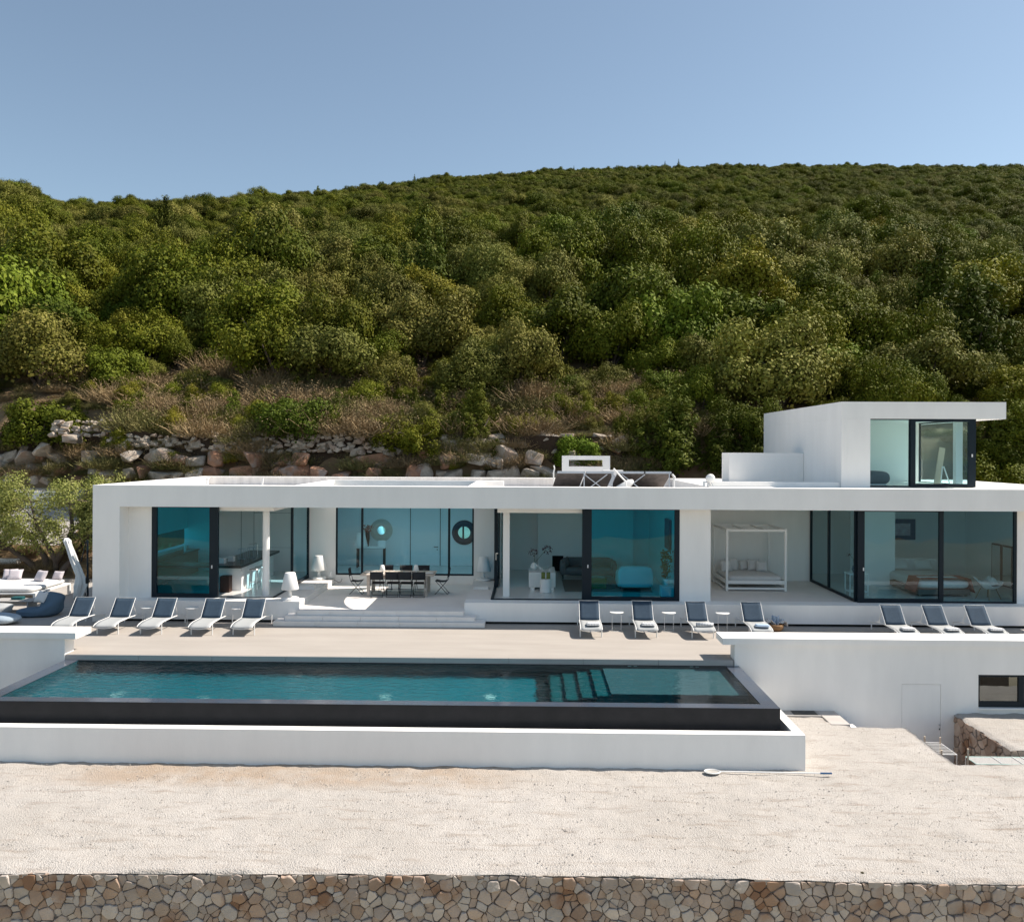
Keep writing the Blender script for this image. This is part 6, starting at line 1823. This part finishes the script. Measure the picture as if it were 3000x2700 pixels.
# loose pebbles lying on the gravel, and a few weeds along its edge
def pebble_mesh(seed): 
    me = rock_mesh(seed, 'pebble', .7, 9); me.name = 'pebble'; return me
peb = []
for i in range(3):
    o = bpy.data.objects.new('loose_pebble', pebble_mesh(60 + i)); COL.objects.link(o); o.location = (-1.0 + i * 1.7, 14.6 + .5 * i, -1.29); o.scale = (.03, .03, .03); peb.append(o)
    tag(o, 'loose pale pebble on the gravel terrace near the stone wall', 'pebble', 'pebbles on the gravel')
pp_ = []
for i in range(5500):
    x = rnd.uniform(-13, 14); y = rnd.uniform(13.7, 18.0) if i % 4 else rnd.uniform(13.6, 20.9)
    if y > 18.0 and not 5.9 < x < 9.1: continue
    if noise.noise(Vector((x * .8, y * 1.6, 4))) < -.12 and i % 5: continue
    pp_.append((x, y, rnd.choice((.008, .010, .012, .014, .017))))
_h = hillz
def hillz(x, y): return -1.19 + .0
scatter('loose_pebbles', pp_, peb, 'small loose stones scattered over the pale gravel terrace', 'pebbles')
hillz = _h
for (x, y, s) in ((5.35, 13.70, .013),):
    t = thing('weed', 'tiny green weed growing at the front edge of the gravel', 'weed', (x, y, -1.29)); t.scale = (s * 2, s * 2, s * 2)
    o = bpy.data.objects.new('leaves', BR[2]); COL.objects.link(o); o.parent = t

# olive tree on the patio
ot = thing('olive_tree', 'spreading olive tree with several leaning trunks beside the outdoor bed', 'tree', (-20.2, 35.9, 0)); ot.scale = (1.06, 1.06, 1.04)
limbs = [[(-.5, 0, 0), (-.9, 0, .5), (-1.8, 0, 1.15), (-2.9, 0, 1.9), (-3.9, .1, 2.3)], [(-.3, .1, 0), (-.35, .1, .7), (-.9, .1, 1.5), (-1.9, .1, 2.2), (-2.6, .1, 2.8)],
         [(.1, 0, 0), (.15, 0, .6), (-.25, 0, 1.3), (-.7, 0, 2.2), (-.9, 0, 3.0)], [(.15, 0, .55), (.5, 0, 1.2), (.8, 0, 1.9), (.7, 0, 2.9)],
         [(.5, -.5, 0), (.8, -.4, .5), (1.35, -.2, 1.4), (2.0, 0, 2.0), (3.1, 0, 2.3)], [(1.35, -.2, 1.4), (1.5, 0, 2.1), (1.7, 0, 3.0)], [(-1.8, 0, 1.15), (-2.9, -.2, 1.3), (-4.1, -.2, 1.6)]]
for pts in limbs:
    MB().tube(pts, [.15, .12, .09, .055, .03][:len(pts)], 8).build('trunk', 'bark', ot, smooth=True)
tw = MB(); rnd = random.Random(4); cen = []
for pts in limbs:
    for p in pts[-3:]:
        for _ in range(5):
            q_ = (p[0] + rnd.uniform(-1, 1) * 1.1, p[1] + rnd.uniform(-1, 1) * 1.1, p[2] + rnd.uniform(-.1, .9)); tw.tube([p, ((p[0]+q_[0])/2, (p[1]+q_[1])/2, (p[2]+q_[2])/2 + .1), q_], [.03, .02, .008], 5); cen.append(q_)
tw.build('twigs', 'bark', ot, kind='stuff')
for _ in range(75): cen.append((rnd.uniform(-4.6, 3.6), rnd.uniform(-1.4, 1.4), rnd.uniform(1.5, 3.5)))
cen = [c for c in cen if c[2] > 1.05]
rs = np.random.RandomState(5); cenn = np.array(cen); radn = rs.uniform(.26, .5, len(cenn))
me = quads_mesh('crown', leaf_cloud(cenn, radn, 52000, .024, rs, csize=.22, elong=2.0, per=10), 'leaf_olive')
o = bpy.data.objects.new('crown', me); COL.objects.link(o); o.parent = ot
